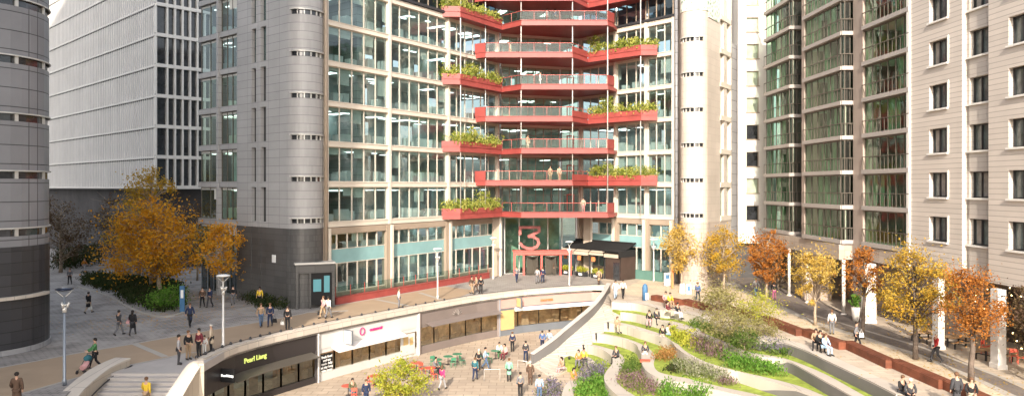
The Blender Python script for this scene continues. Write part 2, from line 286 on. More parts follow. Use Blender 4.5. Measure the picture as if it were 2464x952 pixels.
FE = [[PR[0]] + cur(c5([(665,277),(760,281),(860,302),(960,334),(1060,344),(1160,364),(1260,394)]), [(230,362),(400,440),(560,505),(700,540),(900,572),(1100,648),(1300,750),(1500,850),(1700,952),(1900,1060)], ZT[1], 4),
 cur(c5([(640,357),(740,367),(840,393),(940,420),(1000,440),(1100,480),(1220,530)]), [(200,505),(400,590),(560,655),(700,700),(850,722),(960,752),(1100,830),(1250,920),(1420,1020),(1600,1130)], ZT[2]),
 cur(c5([(508,446),(600,451),(700,473),(800,506),(900,538),(970,565),(1040,595),(1085,650),(1150,700)])+[(1560,700),(1620,730),(1750,778)], [(420,818),(520,840),(700,900),(860,952),(1050,1020),(1250,1100)], ZT[3]),
 cur(c5([(418,532),(500,538),(600,557),(700,588),(765,622)])+[(1085,622),(1108,665),(1112,740),(1145,812),(1235,875),(1350,912),(1500,938),(1650,972),(1850,1020),(2050,1070)], [], ZT[4]),
 cur(c5([(358,618),(440,636),(520,672)])+[(850,690),(855,750),(812,807),(782,867),(795,932),(850,1000),(920,1060)], [], ZT[5]),
 cur([(600,655),(640,690),(640,730),(570,770),(490,810),(435,870),(408,950),(405,1040)], [], ZT[5])]
F0 = FE[0]
SE = [None,
 cur(c5([(662,294),(760,307),(860,329),(960,354),(1060,368),(1160,393),(1260,424)]), [(185,395),(400,485),(560,555),(720,590),(900,622),(1100,692),(1300,780),(1480,880),(1650,975),(1800,1060)], ZT[1]),
 cur(c5([(642,377),(740,398),(840,428),(940,460),(1000,490),(1060,530)])+[(1440,505),(1490,552),(1570,602),(1690,660)], [(380,705),(560,750),(760,795),(940,840),(1100,890),(1280,965),(1500,1060)], ZT[2]),
 cur(c5([(514,466),(600,482),(700,508),(800,545),(870,585),(915,640)])+[(1230,620),(1220,680),(1260,740),(1380,775),(1520,800),(1680,842),(1860,885),(2120,940),(2350,1000)], [], ZT[3]),
 cur(c5([(420,552),(500,570),(590,598),(645,630),(672,668)])+[(960,650),(935,710),(898,780),(905,840),(970,900),(1090,975)], [], ZT[4]),
 cur(c5([(366,638),(420,672),(462,722)])+[(726,715),(700,760),(610,810),(540,870),(515,940),(520,1040)], [], ZT[5])]
Wp = [(491,881),(530,863),(570,847),(615,834),(661,822),(712,810),(766,798),(822,786),(880,774),(945,761),(1010,748.5),(1055,740),(1101,731.5),(1150,723),(1202,716),(1260,709),(1320,704),(1375,700),(1425,697),(1456,697)]
W = [gp(px, py+1, -.45) for px, py in Wp]                    # face of the ledge over the shops
# stair well: walls run toward the camera from the upper plaza
SL0, SR0 = gp(312, 862, .35), gp(486, 868, .35)               # far ends of the two stair walls
stairL = spline([gp(312,862,.35), gp(255,878,.35), gp(205,905,.3), (gp(165,935,.2)), gp(120,985,.0)], 5)
stairR = spline([gp(484,868,.3), gp(455,900,-.3), gp(425,938,-1.1), gp(395,985,-2.0)], 5)
up = [(-260, 330), (260, 330), (260, -30), (F0[-1][0]+6, 8)]
up += F0[::-1]
up += [PL[0]] + [p for p in W[::-1]]
up += [gp(478, 846, 0), gp(318, 862, 0)] + [(p[0], p[1]) for p in stairL[1:]]
up += [(stairL[-1][0]-3, 22), (-30, -30), (-260, -30)]
g = MB(); g.prism(up, -.6, 0)
o = g.build('ground', M['cobble']); tag(o, kind='structure')
g = MB(); g.sheet([(-60,-40),(60,-40),(60,100),(-60,100)], ZL); tag(g.build('lower_plaza', M['lower']), kind='structure')
def strip(name, poly, z, m, base=None):
    g = MB(); g.prism(poly, z-.003 if base is None else base, z, bottom=False); o = g.build(name, m); tag(o, kind='structure'); return o
# tan footpath across the left, with pale edging
pa = [gp(-150,915), gp(0,884), gp(97,866), gp(181,850), gp(320,827), gp(450,803), gp(620,775), gp(720,756), gp(806,736)]
pb = [gp(-150,1010), gp(60,944), gp(151,918), gp(240,893), gp(320,876), gp(400,860), gp(450,848)] 
pe = [(p[0], p[1]) for p in W]
Lf0, Lf1 = (-17.48, 68.2), (-1.41, 91.7); Rf0, Rf1 = (18.76, 83.8), (8.8, 95.0)
fL = Fr(Lf0, Lf1); fR = Fr(Rf0, Rf1)
plin = [fL.p(t, 1.0, 0)[:2] for t in (0, 8, 16, 22)]
def inset(curve, d):
    out = []
    for i, p in enumerate(curve):
        a = curve[max(i-1,0)]; b = curve[min(i+1,len(curve)-1)]; t = vn(b[0]-a[0], b[1]-a[1]); out.append((p[0]-t[1]*d, p[1]+t[0]*d))
    return out
Win = inset(W, .55)
strip('resin_path', pa + plin[1:] + [gp(1150,696)] + [p for p in Win[:13][::-1]] + pb[::-1], .012, M['resin'])
for nm, cv in (('path_edging', pa), ('path_edging', pb + Win[1:3])):
    a = inset(cv, .12); b = inset(cv, -.12); strip(nm, a + b[::-1], .018, M['kerb'])
for (p, q) in (((322,826),(398,858)), ((742,751),(838,741+6)), ((905,720),(985,736)), ((1010,704),(1062,720))):   # pale bands across the path
    a = gp(*p); b = gp(*q); n = vn(b[1]-a[1], a[0]-b[0]); n = (n[0]*.22, n[1]*.22)
    strip('path_band', [(a[0]+n[0],a[1]+n[1]),(b[0]+n[0],b[1]+n[1]),(b[0]-n[0],b[1]-n[1]),(a[0]-n[0],a[1]-n[1])], .022, M['kerb'])
strip('path_band', [p for p in inset(plin, -.3)] + plin[::-1], .02, M['kerb'])
# entrance paving, plaza, promenade and street on the right
strip('entrance_paving', [plin[2], plin[3], (-1.2,91), (9.0, 93.5), gp(1440,668), gp(1462,694)] + Win[::-1][:6], .026, M['greypave'])
strip('plaza_paving', [gp(1435,664), gp(1545,668), gp(1640,640), gp(1680,640), gp(1960,792), gp(2215,872), gp(2345,925), gp(2464,985), (26,20), F0[-1]] + F0[::-1][1:] + [gp(1460,700)], .008, M['plaza'])
strip('promenade', [gp(1480,705), gp(1545,672), gp(1640,645), gp(1690,655), gp(1960,772), gp(2215,852), gp(2345,905), gp(2464,960), (24.6,34), gp(2264,925), gp(2137,875), gp(2026,830), gp(1925,800), gp(1815,762), gp(1720,738), gp(1640,724), gp(1566,715)], .012, M['promenade'])
strip('promenade_edge', [gp(1690,655), gp(1960,772), gp(2215,852), gp(2345,905), gp(2464,960), gp(2464,975), gp(2345,913), gp(2215,860), gp(1960,779), gp(1690,660)], .02, M['kerb'])
strip('street', [gp(1690,640), gp(1790,640), gp(1905,700), gp(2095,778), gp(2260,842), gp(2464,935), (29,22), (27,22), gp(2464,960), gp(2345,905), gp(2215,852), gp(1960,772)], .016, M['street'])
strip('street_gutter', [gp(1960,757), gp(2215,832), gp(2464,925), gp(2464,930), gp(2215,835.5), gp(1960,759.5)], .018, M['kerb'])
strip('arcade_paving', [gp(1905,700), gp(2095,778), gp(2260,842), gp(2464,935), (40,38), (42,80), (28,84)], .01, M['plaza'])
# ramp
g = MB(); lp = spline([p+(z,) for p, z in zip(PL, ZT)], 5); rp = spline([p+(z,) for p, z in zip(PR, ZT)], 5)
for a, b, c, d in zip(lp, lp[1:], rp, rp[1:]):
    g.hexa([(a[0],a[1],ZL-.2),(c[0],c[1],ZL-.2),(d[0],d[1],ZL-.2),(b[0],b[1],ZL-.2),(a[0],a[1],a[2]+.03),(c[0],c[1],c[2]+.03),(d[0],d[1],d[2]+.03),(b[0],b[1],b[2]+.03)])
tag(g.build('ramp', M['ramp']), kind='structure')
t = empty('ramp_wall', (6, 70, 0), 'long dark grey parapet wall climbing along the pale ramp', 'wall')
g = MB(); k = MB(); c_ = MB()
l2 = [(p[0],p[1]) for p in lp]; o1 = inset(l2, .12); o2 = inset(l2, .45); k0 = inset(l2, -.28)
def seg(mb, A, B, i, z0, z1):
    za, zb = lp[i][2], lp[i+1][2]
    mb.hexa([(A[i][0],A[i][1],z0+za),(B[i][0],B[i][1],z0+za),(B[i+1][0],B[i+1][1],z0+zb),(A[i+1][0],A[i+1][1],z0+zb),(A[i][0],A[i][1],z1+za),(B[i][0],B[i][1],z1+za),(B[i+1][0],B[i+1][1],z1+zb),(A[i+1][0],A[i+1][1],z1+zb)])
for i in range(len(lp)-1):
    seg(g, o1, o2, i, -1.2, .92); seg(k, k0, o1, i, -.2, .12); seg(c_, inset(l2,.06), inset(l2,.5), i, .92, 1.0)
g.build('wall_body', mat('slate_wall', (.15,.145,.145), .6, var=.08), t); k.build('base_kerb', M['coping'], t); c_.build('wall_cap', M['steel'], t)
# terraces: a lawn at each level, a winding stone seat wall in front of it
names = ['topmost', 'second', 'third', 'fourth', 'lowest']
for i in range(1, 6):
    Fi, Si, up_ = FE[i], SE[i], FE[i-1]
    g = MB(); g.prism(Si + up_[::-1], ZT[i]-.3, ZT[i], bottom=False); tag(g.build('lawn', M['grass']), kind='structure')
    g = MB(); zb = ZT[i+1]-.25; g.prism(Fi + Si[::-1], zb, ZT[i]+.04)
    o = g.build('seat_wall', M['concrete']); rz = MB(); jj = [k for k in range(len(Fi)) if CX+F*Fi[k][0]/max(Fi[k][1],1) > 1830]
    if len(jj) > 2 and i < 3: A_i = inset(Fi, -.03)[jj[0]:]; B_i = inset(Fi, -.005)[jj[0]:]; zl = [ZT[i]-.05-max(0, 1-k/9)*(ZT[i]-.05-zb-.25) for k in range(len(A_i))]; rz.prism(A_i+B_i[::-1], zb, zl+zl[::-1]); rz.build('wall_face', M['riser'], o)  # darker strip laid over the right part of the wall face
    tag(o, f'{names[i-1]} of the winding pale stone seat walls in front of a lawn strip', 'seat wall', 'winding seat walls of the terraces')
jj = [k for k in range(len(F0)) if CX+F*F0[k][0]/F0[k][1] > 1780][0]
g = MB(); zl = [-.06-max(0, 1-k/9)*.7 for k in range(len(F0)-jj)]; g.prism(inset(F0, -.07)[jj:]+inset(F0, -.05)[jj:][::-1], -1.2, zl+zl[::-1]); tag(g.build('terrace_riser', M['riser']), kind='structure')  # darker strip on the right part of the riser, tapering in
g = MB(); g.prism(inset(F0, -.05) + inset(F0, .9)[::-1], -1.2, .03); tag(g.build('terrace_edge', M['concrete']), kind='structure')
# sheet of soil that closes the terraces toward the lower plaza
g = MB(); g.prism([gp(*Z1(p), ZL) for p in ((430,690),(480,672),(560,700),(590,735),(540,760),(440,730))], ZL-.1, ZL+.75); tag(g.build('lawn_mound', M['grass']), kind='structure')
# ledge over the shops
t = empty('ledge', (W[9][0], W[9][1], 0), 'long curved pale stone ledge above the row of shops', 'ledge')
g = MB(); g.prism(W + Win[::-1], -.6, .10); g.build('coping', M['coping'], t)
g = MB(); a = inset(W, -.12); g.prism(a + inset(W, .1)[::-1], -.42, .02); g.build('ledge_face', M['coping'], t)
a = inset(W, .5); g = MB()
for i in range(len(a)-1):
    g.tube([(a[i][0],a[i][1],.16),(a[i+1][0],a[i+1][1],.16)], .02, 5)
g.build('rail', M['dark'], t)
for i in range(0, 12):
    for tt in (0, .5):
        q = mixp(a[i], a[i+1], tt); g = MB(); g.lathe([(.10,.0),(.11,.08),(.07,.16),(.02,.19)], (q[0],q[1],.10), 8)
        o = g.build('stud', M['dark'], t)
# stairs and their walls
t = empty('staircase', (-15, 40, ZL), 'pale stone steps going down between two curved walls', 'staircase')
g = MB(); g.box(-25.6, -19.2, 43.2, 49.5, -.5, -.004)
g.build('landing', M['stair'], t)
for k in range(14):
    y1 = 43.2 - k*.42; g = MB(); g.box(-25.6, -19.2, y1-.42, y1, -.165*(k+1)-.3, -.165*(k+1)); g.box(-25.6, -19.2, y1-.45, y1-.40, -.165*(k+1)-.06, -.165*(k+1)+.002)
    g.build('step', M['stair'], t)
def wallrun(name, label, pts3, th, depth, side, rail_=None):
    t = empty(name, pts3[0][:2]+(0,), label, 'wall'); a = [p[:2] for p in pts3]; b = inset(a, th*side); g = MB(); c = MB()
    for i in range(len(a)-1):
        za, zb = pts3[i][2], pts3[i+1][2]
        g.hexa([(a[i][0],a[i][1],za-depth),(b[i][0],b[i][1],za-depth),(b[i+1][0],b[i+1][1],zb-depth),(a[i+1][0],a[i+1][1],zb-depth),(a[i][0],a[i][1],za-.12),(b[i][0],b[i][1],za-.12),(b[i+1][0],b[i+1][1],zb-.12),(a[i+1][0],a[i+1][1],zb-.12)])
    a2 = inset(a, -.06*side); b2 = inset(a, (th+.06)*side)
    for i in range(len(a)-1):
        za, zb = pts3[i][2], pts3[i+1][2]
        c.hexa([(a2[i][0],a2[i][1],za-.12),(b2[i][0],b2[i][1],za-.12),(b2[i+1][0],b2[i+1][1],zb-.12),(a2[i+1][0],a2[i+1][1],zb-.12),(a2[i][0],a2[i][1],za),(b2[i][0],b2[i][1],za),(b2[i+1][0],b2[i+1][1],zb),(a2[i+1][0],a2[i+1][1],zb)])
    g.build('wall_body', M['wallstone'], t); c.build('wall_cap', M['coping'], t)
    if rail_:
        r = MB(); q = inset(a, rail_); r.tube([(p[0], p[1], z[2]-.45-.02*i) for i, (p, z) in enumerate(zip(q, pts3))], .04, 6); r.build('handrail', M['dark'], t)
def pz(px, py, z): return gp(px, py, z) + (z,)
wallrun('stair_wall', 'curved cream wall with dark handrail on the left of the steps', spline([pz(312,860,.5), pz(268,880,.4), pz(225,912,.2), pz(185,952,-.1), pz(150,1010,-.4)], 5), .9, 3.5, -1, .16)
wallrun('stair_wall', 'cream wall with sloping cap between the steps and the charcoal shop', spline([pz(490,866,.55), pz(458,872,.5), pz(425,915,-.2), pz(392,970,-1.0), pz(370,1020,-1.7)], 5), .8, 4.5, 1)
# ---------------------------------------------------------------- the shade caster: the block behind the viewer, where the left half's shade comes from
t = empty('office_block', (-75, -25, 0), 'tall stone office block standing behind the viewer', 'building')
g = MB(); g.prism([(-150,-60),(-35.5,-60),(-27.8,-13),(-150,-13)], 0, 112); g.build('wall', M['greystone'], t)
g = MB()
for k in range(20):
    g.box(-150, -28.5, -12.97, -12.94, 3+4*k, 5.6+4*k)
g.build('window_band', M['slit'], t)

# ---------------------------------------------------------------- office building with red balconies
ZK = [7.44+3.785*k for k in range(7)]
B = empty('office_building', (0, 92, 0), 'large glazed office building with cream frames and red zigzag balconies', 'building')
rnd = random.Random(3)
def glazing(root, fr, piers, subs, zb, zt, gm, fm, mw=.11, n0=-.12, bar=None):
    for i in range(len(piers)-1):
        a, b = sorted((piers[i], piers[i+1])); a += .2; b -= .2
        g = MB(); g.face([fr.p(a,n0,zb),fr.p(b,n0,zb),fr.p(b,n0,zt),fr.p(a,n0,zt)]); wdw = g.build('window', gm, root)
        m = MB(); n = subs[i]
        for k in range(n+1):
            s = a+(b-a)*k/n; m.fb(fr, s-mw/2, s+mw/2, n0-.06, n0+.06, zb, zt)
        m.fb(fr, a, b, n0-.08, n0+.05, zb, zb+.07); m.fb(fr, a, b, n0-.08, n0+.05, zt-.07, zt)
        if bar: m.fb(fr, a, b, n0-.06, n0+.04, zb+bar, zb+bar+.05)
        m.build('window_frame', fm, wdw)
def interior(root, fr, s0, s1, levels, ztop, depth=7, dens=.95):
    g = MB(); c = MB(); wl = MB(); d = MB(); bl = MB(); li = MB()
    for k, z in enumerate(levels):
        zt = levels[k+1] if k+1 < len(levels) else ztop
        g.fb(fr, s0, s1, -depth, -.32, z-.1, z+.32); c.fb(fr, s0, s1, -depth, -.34, zt-.55, zt-.12)
        s = s0
        while s < s1:
            wd = rnd.uniform(1.5, 3.5); n = -depth+rnd.uniform(0, 3.2); wl.fb(fr, s, min(s+wd, s1), n-.1, n, z+.32, zt-.55); s += wd
        s = s0+.5
        while s < s1-1.5:
            if rnd.random() < dens:
                wd = rnd.uniform(.5, 1.5); n = -rnd.uniform(.5, 1.8); d.fb(fr, s, s+wd, n-.7, n, z+.32, z+.32+rnd.uniform(.6, 1.15))
            if rnd.random() < .45:
                d.fb(fr, s+.3, s+rnd.uniform(.6,1.6), -rnd.uniform(1.5,3)-.3, -1.4, zt-.7, zt-.58)
            if rnd.random() < .14:
                bl.fb(fr, s, s+1.5, -.36, -.33, zt-rnd.uniform(.9, 2.4), zt-.55)
            if rnd.random() < .4: li.fb(fr, s, s+rnd.uniform(.5,1.2), -rnd.choice((1.4,2.6,3.6))-.15, -1.35 if 0 else -rnd.choice((1.2,1.25)), zt-.60, zt-.56)
            s += rnd.uniform(1.0, 1.9)
    g.build('floor_slab', M['ofloor'], root); li.build('ceiling_light', M['celight'], root); c.build('ceiling', M['ceiling'], root); wl.build('partition', M['interior'], root); d.build('desk_row', M['desk'], root)
    if bl.f: bl.build('blind', M['blind'], root)
def facade(root, fr, piers, subs, gm, k0=0, kt=7):
    lo, hi = min(piers), max(piers)
    for k in range(k0, kt):
        z = ZK[k]; zt = ZK[k+1] if k+1 < 7 else 34.1
        g = MB(); g.fb(fr, lo-.2, hi+.2, -.35, .16, z-.24, z+.24); g.fb(fr, lo-.2, hi+.2, .0, .22, z+.18, z+.24); g.build('floor_beam', M['cream'], root)
        glazing(root, fr, piers, subs, z+.24, zt-.24, gm if k < 6 else M['glassB'], M['cream'] if k < 6 else M['tan'])
    for s in piers:
        g = MB(); g.fb(fr, s-.17, s+.17, -.3, .26, ZK[0]-.25, 30.5); g.build('pier', M['cream'], root)
    g = MB(); g.fb(fr, lo-.3, hi+.3, -.4, .35, 30.47, 30.75); g.build('cornice', M['dark'], root)
    g = MB(); g.fb(fr, lo-.3, hi+.3, -8, .35, 34.0, 34.9); g.build('roof', M['tan'], root)
pL = [fL.at(783), fL.at(935), fL.at(1077), fL.at(1196)]; pR = [fR.at(1622), fR.at(1556), fR.at(1482), fR.at(1398)]
facade(B, fL, pL, [5, 6, 6], M['glassT']); facade(B, fR, pR, [3, 3, 4], M['glassT'])
interior(B, fL, .3, pL[-1], ZK, 34.1); interior(B, fR, .3, pR[-1], ZK, 34.1)
# ground storey: double height, brown frames, teal spandrel band
def base(fr, piers, subs, root):
    lo, hi = min(piers), max(piers)
    g = MB(); g.fb(fr, lo-.3, hi+.2, -.6, .10, 6.55, 7.15); g.fb(fr, lo-.3, hi+.2, -.6, .05, 0, .95); g.build('base_wall', M['tan'], root)
    for s in piers:
        g = MB(); g.fb(fr, s-.42, s+.42, -.5, .16, 0, 7.15); g.build('base_pier', M['tan'], root)
        g = MB(); g.fb(fr, s+.1, s+.42, .16, .34, 0, 7.1); g.build('column', M['cream'], root)
    for i in range(len(piers)-1):
        a, b = sorted((piers[i], piers[i+1])); g = MB(); g.fb(fr, a+.45, b-.45, -.33, -.18, 3.75, 5.05); g.build('spandrel', M['teal'], root)
    glazing(root, fr, piers, subs, .95, 3.75, M['glassT'], M['cream'], .15, -.2); glazing(root, fr, piers, subs, 5.05, 6.55, M['glassT'], M['cream'], .15, -.2)
    interior(root, fr, lo, hi, [.6, 4.3], 7.0, 5)
base(fL, pL, [6, 6, 6], B); base(fR, pR, [2, 3, 4], B)
g = MB(); g.fb(fR, fR.at(1600), fR.at(1512), .10, .5, 0, 1.1); g.build('green_base', mat('green_plinth', (.10,.20,.17), .5), B)
# red plinth wall with glass balustrade along the left side
t = empty('planter_wall', fL.p(10, 1, 0), 'low red wall with a glass screen on top along the foot of the left facade', 'wall')
g = MB(); g.fb(fL, .6, 24.8, .45, .95, 0, .62); g.fb(fL, .6, 24.8, .40, 1.0, .62, .70); g.build('wall_body', M['red'], t)
g = MB()
for k in range(13): g.fb(fL, .7+k*1.85, .7+k*1.85+1.8, .74, .76, .74, 1.65)
g.build('glass_screen', M['rail'], t); g = MB()
for k in range(14): g.fb(fL, .66+k*1.85, .70+k*1.85, .72, .78, .7, 1.7)
g.build('post', M['redlite'], t)
# glazed centre
fC = Fr(Lf1, Rf1); LC = fC.L
for k in range(7):
    z = ZK[k]; zt = ZK[k+1] if k < 6 else 34.1
    g = MB(); g.fb(fC, 0, LC, -.4, .1, z-.3, z+.25); g.build('floor_beam', M['cream'], B)
    glazing(B, fC, [0, LC*.22, LC*.75, LC], [2, 5, 2], z+.25, zt-.3, M['glassG'], M['tan'], .07, -.1, bar=2.2)
    g = MB(); x = LC*.83; g.fb(fC, x, x+.12, -.06, .06, z+.27, z+2.6); g.fb(fC, x+.9, x+1.02, -.06, .06, z+.27, z+2.6); g.fb(fC, x+.12, x+.9, -.06, .06, z+2.45, z+2.6); g.build('door_frame', M['redlite'], B)
interior(B, fC, 0, LC, ZK, 34.1, 8, .6)
glazing(B, fC, [0, LC*.03, LC*.97, LC], [1, 5, 1], 0.05, 7.1, M['glassG'], M['steel'], .12, -.1)
g = MB(); g.fb(fC, 0, LC, -7.5, -7.2, 0, 7.1); g.fb(fC, 2, 4.5, -5, -4.6, 0, 5.2); g.build('lobby_wall', mat('lobby_green', (.34,.48,.43), .6, var=.5, vs=.5), B)
# red entrance portal
P_ = empty('entrance_portal', (3.8, 91.0, 0), 'red framed glass entrance under the big numeral', 'entrance')
g = MB(); x0, x1, y0, y1 = .15, 7.4, 90.7, 91.9
g.box(x0, x1, y0, y1, 2.55, 3.0); g.box(x0, x0+.3, y0, y1, 0, 2.55); g.box(x1-.3, x1, y0, y1, 0, 2.55); g.box(1.35, 1.6, y0+.1, y1, 0, 2.55); g.box(3.55, 3.8, y0+.1, y1, 0, 2.55); g.box(5.9, 6.15, y0+.1, y1, 0, 2.55); g.box(x0-.1, x1+.1, y0-.1, y1, 3.0, 3.12)
g.build('portal_frame', M['redlite'], P_)
for cx_ in (2.6, 4.9):
    g = MB(); g.lathe([(1.0,0),(1.0,.05)], (cx_, 91.6, .03), 20); g.lathe([(1.0,0),(1.0,.2)], (cx_, 91.6, 2.3), 20)
    for k in range(4):
        a = R(35+90*k); g.hexa([(cx_,91.6,.1),(cx_+.03,91.62,.1),(cx_+.95*math.cos(a)+.03,91.6+.95*math.sin(a),.1),(cx_+.95*math.cos(a),91.6+.95*math.sin(a),.1),(cx_,91.6,2.3),(cx_+.03,91.62,2.3),(cx_+.95*math.cos(a)+.03,91.6+.95*math.sin(a),2.3),(cx_+.95*math.cos(a),91.6+.95*math.sin(a),2.3)])
    g.build('revolving_door', M['bronze'], P_)
# the big numeral 3 standing on the portal: flat top, slanting middle, round bowl
g = MB(); c0 = (.75, 3.12)
dq = [0]
pts = [(0.25,1.95),(0.25,2.75),(2.6,2.75),(2.6,2.25),(1.35,1.65),(1.9,1.6),(2.45,1.25),(2.55,.8),(2.3,.35),(1.75,.12),(1.15,.15),(.6,.4),(.3,.75)]
for a, b in zip(pts, pts[1:]):
    d = vn(b[0]-a[0], b[1]-a[1]); n = (-d[1]*.17, d[0]*.17); e = (d[0]*.14, d[1]*.14)
    q = [(a[0]-e[0]+n[0], a[1]-e[1]+n[1]), (a[0]-e[0]-n[0], a[1]-e[1]-n[1]), (b[0]+e[0]-n[0], b[1]+e[1]-n[1]), (b[0]+e[0]+n[0], b[1]+e[1]+n[1])]
    dq[0] += .005; g.hexa([(c0[0]+x, 90.55-dq[0], c0[1]+z+.1) for x, z in q] + [(c0[0]+x, 90.95+dq[0], c0[1]+z+.1) for x, z in q])
o = g.build('numeral', M['sigred'], None); tag(o, 'big faded red figure 3 standing on the entrance portal', 'sign')
# balconies
VA = [(-7.9,82.05),(-5.8,82.2),(-1.2,89),(1.08,86.5),(7.18,86.5),(11.35,86.5),(12.3,87.9)]; BA = [(13.0,90.2),(8.8,94.9),(-1.41,91.6)]
VB = [(-4.45,87.25),(-3.15,86.5),(1.08,86.5),(7.18,86.5),(9.35,90),(15.0,85),(16.9,85)]; BB = [(17.0,85.8),(8.8,94.9),(-1.41,91.6)]
def segbox(mb, a, b, th, z0, z1, off=0):
    d = vn(b[0]-a[0], b[1]-a[1]); n = (-d[1], d[0])
    q = [(a[0]+n[0]*off, a[1]+n[1]*off), (b[0]+n[0]*off, b[1]+n[1]*off), (b[0]+n[0]*(off+th), b[1]+n[1]*(off+th)), (a[0]+n[0]*(off+th), a[1]+n[1]*(off+th))]
    mb.prism(q, z0, z1)
ordn = ['lowest', 'second lowest', 'third lowest', 'fourth lowest', 'fourth highest', 'third highest', 'second highest', 'highest']
beds = []
for k in range(8):
    zb = 7.33+3.785*k if k < 7 else 32.95
    V, BK = (VA, BA) if k % 2 == 0 else (VB, BB); n = len(V)
    b = bpy.data.objects.new('balcony', None); COL.objects.link(b); b.parent = B; b.location = Vector((4, 88, zb)) - B.location; b['label'] = f'{ordn[k]} red zigzag balcony'
    g = MB(); inn = inset(V, .12); g.prism(inn + BK, zb+.12, zb+.5); g.build('slab', M['red'], b)
    g = MB()
    for i in range(n-1):
        segbox(g, V[i], V[i+1], .14, zb+.02, zb+.40, 0); segbox(g, V[i], V[i+1], .12, zb+.40, zb+.62, .07); segbox(g, V[i], V[i+1], .22, zb+.62, zb+.68, 0)
    g.build('fascia', M['red'], b)
    pl = (0, 1) if k % 2 == 0 else (4, 5); par = (n-2,) if k % 2 == 0 else (0,); low = (2,) if k % 2 == 0 else (3,)
    g = MB(); rl = MB(); gl = MB()
    for i in range(n-1):
        if i in pl:
            g = MB(); segbox(g, V[i], V[i+1], .08, zb+.68, zb+1.22, .0); g.build('planter', M['red'], b)
        elif i in par: g = MB(); segbox(g, V[i], V[i+1], .08, zb+.68, zb+1.75, 0); g.build('parapet', M['red'], b)
        elif i in low and k % 2: g = MB(); segbox(g, V[i], V[i+1], .08, zb+.68, zb+1.35, 0); g.build('parapet', M['red'], b)
        if i not in pl and i not in par:
            gl_a = mixp(V[i], V[i+1], .02); gl_b = mixp(V[i], V[i+1], .98)
            gl.face([(gl_a[0],gl_a[1]+.1,zb+.7),(gl_b[0],gl_b[1]+.1,zb+.7),(gl_b[0],gl_b[1]+.1,zb+1.72),(gl_a[0],gl_a[1]+.1,zb+1.72)])
            segbox(rl, V[i], V[i+1], .05, zb+1.72, zb+1.77, .08)
            m_ = max(2, int(math.dist(V[i], V[i+1])/1.3))
            for j in range(m_+1):
                q = mixp(V[i], V[i+1], j/m_); rl.box(q[0]-.02, q[0]+.02, q[1]+.08, q[1]+.12, zb+.68, zb+1.72)
    gl.build('balustrade', M['rail'], b); rl.build('railing', M['redlite'], b)
    beds.append((k, zb, [V[pl[0]], V[pl[1]], V[pl[1]+1]]))
    for s in (.12, .55, .9):
        pass
for (x, y) in ((-5.8,82.45),(-3.15,86.8),(1.08,86.8),(7.18,86.8),(11.35,86.8),(15.0,85.3)):
    g = MB(); g.tube([(x,y,8.0 if x != 15.0 and x != -5.8 else 7.9),(x,y,36)], .065, 10, smooth=True); g.build('pole', M['steel'], B)
# brown soffit piers either side of the entrance
for x, y in ((-1.9, 90.6), (9.6, 93.2)):
    g = MB(); g.box(x-.55, x+.35, y-.5, y+.5, 0, 7.3); g.build('pier', M['tan'], B); g = MB(); g.box(x+.35, x+.6, y-.6, y-.1, 0, 7.3); g.build('pier', M['cream'], B)

# ---------------------------------------------------------------- grey granite wing on the left of it
G_ = empty('granite_wing', (-24, 70, 0), 'grey granite building with rounded corner and slot windows in shade', 'building')
B0, B1 = (-20.5, 66.5), (-31.1, 75.3)
fG = Fr(B0, B1, out=(-1, -1.4)); sg = fG.at(570); s5 = fG.at(505)
slots = [(fG.at(616), fG.at(605)), (fG.at(640), fG.at(627))]
ed = sorted([0] + [v for p in slots for v in sorted(p)] + [sg])
st = MB(); dk = MB()
for i in range(0, len(ed)-1):
    a, b = ed[i], ed[i+1]
    if i % 2 == 0: st.fb(fG, a, b, -.8, 0, 7.2, 42); dk.fb(fG, a, b, -.8, .02, 0, 7.2)
    else:
        for k, z in enumerate(ZK):
            st.fb(fG, a, b, -.8, -.02, z-.27 if k else 7.2, z+.27)
            g = MB(); g.fb(fG, a, b, -.5, -.35, z+.27, z+3.5); g.build('window', M['slit'] if k < 4 else M['glassT'], G_)
        dk.fb(fG, a, b, -.8, -.05, 0, 7.2)
st.build('wall', M['greystone'], G_); dk.build('base_wall', M['darkstone'], G_)
sG2 = s5+2.5; pG = [sg+.1, fG.at(525), sG2]
for k in range(-1, 7):
    z = ZK[k] if k >= 0 else 3.65; zt = ZK[k+1] if k < 6 else 34.1
    g = MB(); g.fb(fG, sg, sG2, -.4, -.05, z-.27, z+.27); g.build('floor_beam', M['greystone'], G_)
    glazing(G_, fG, pG, [3, 2], z+.27, zt-.27, M['glassG'] if k < 4 else M['glassT'], M['bronze'], .07, -.35)
g = MB(); g.fb(fG, fG.at(527), fG.at(523), -.35, .12, 0, 42); g.fb(fG, sg, sG2, -5, -.05, 34, 42); g.fb(fG, 0, sG2, -9, -8, 0, 42); g.build('wall', M['greystone'], G_)
glazing(G_, fG, pG, [4, 3], .2, 3.4, M['glassD'], M['gsteel'], .08, -.35)
interior(G_, fG, sg, sG2, [0, 3.65]+ZK, 34.1, 6, .3)
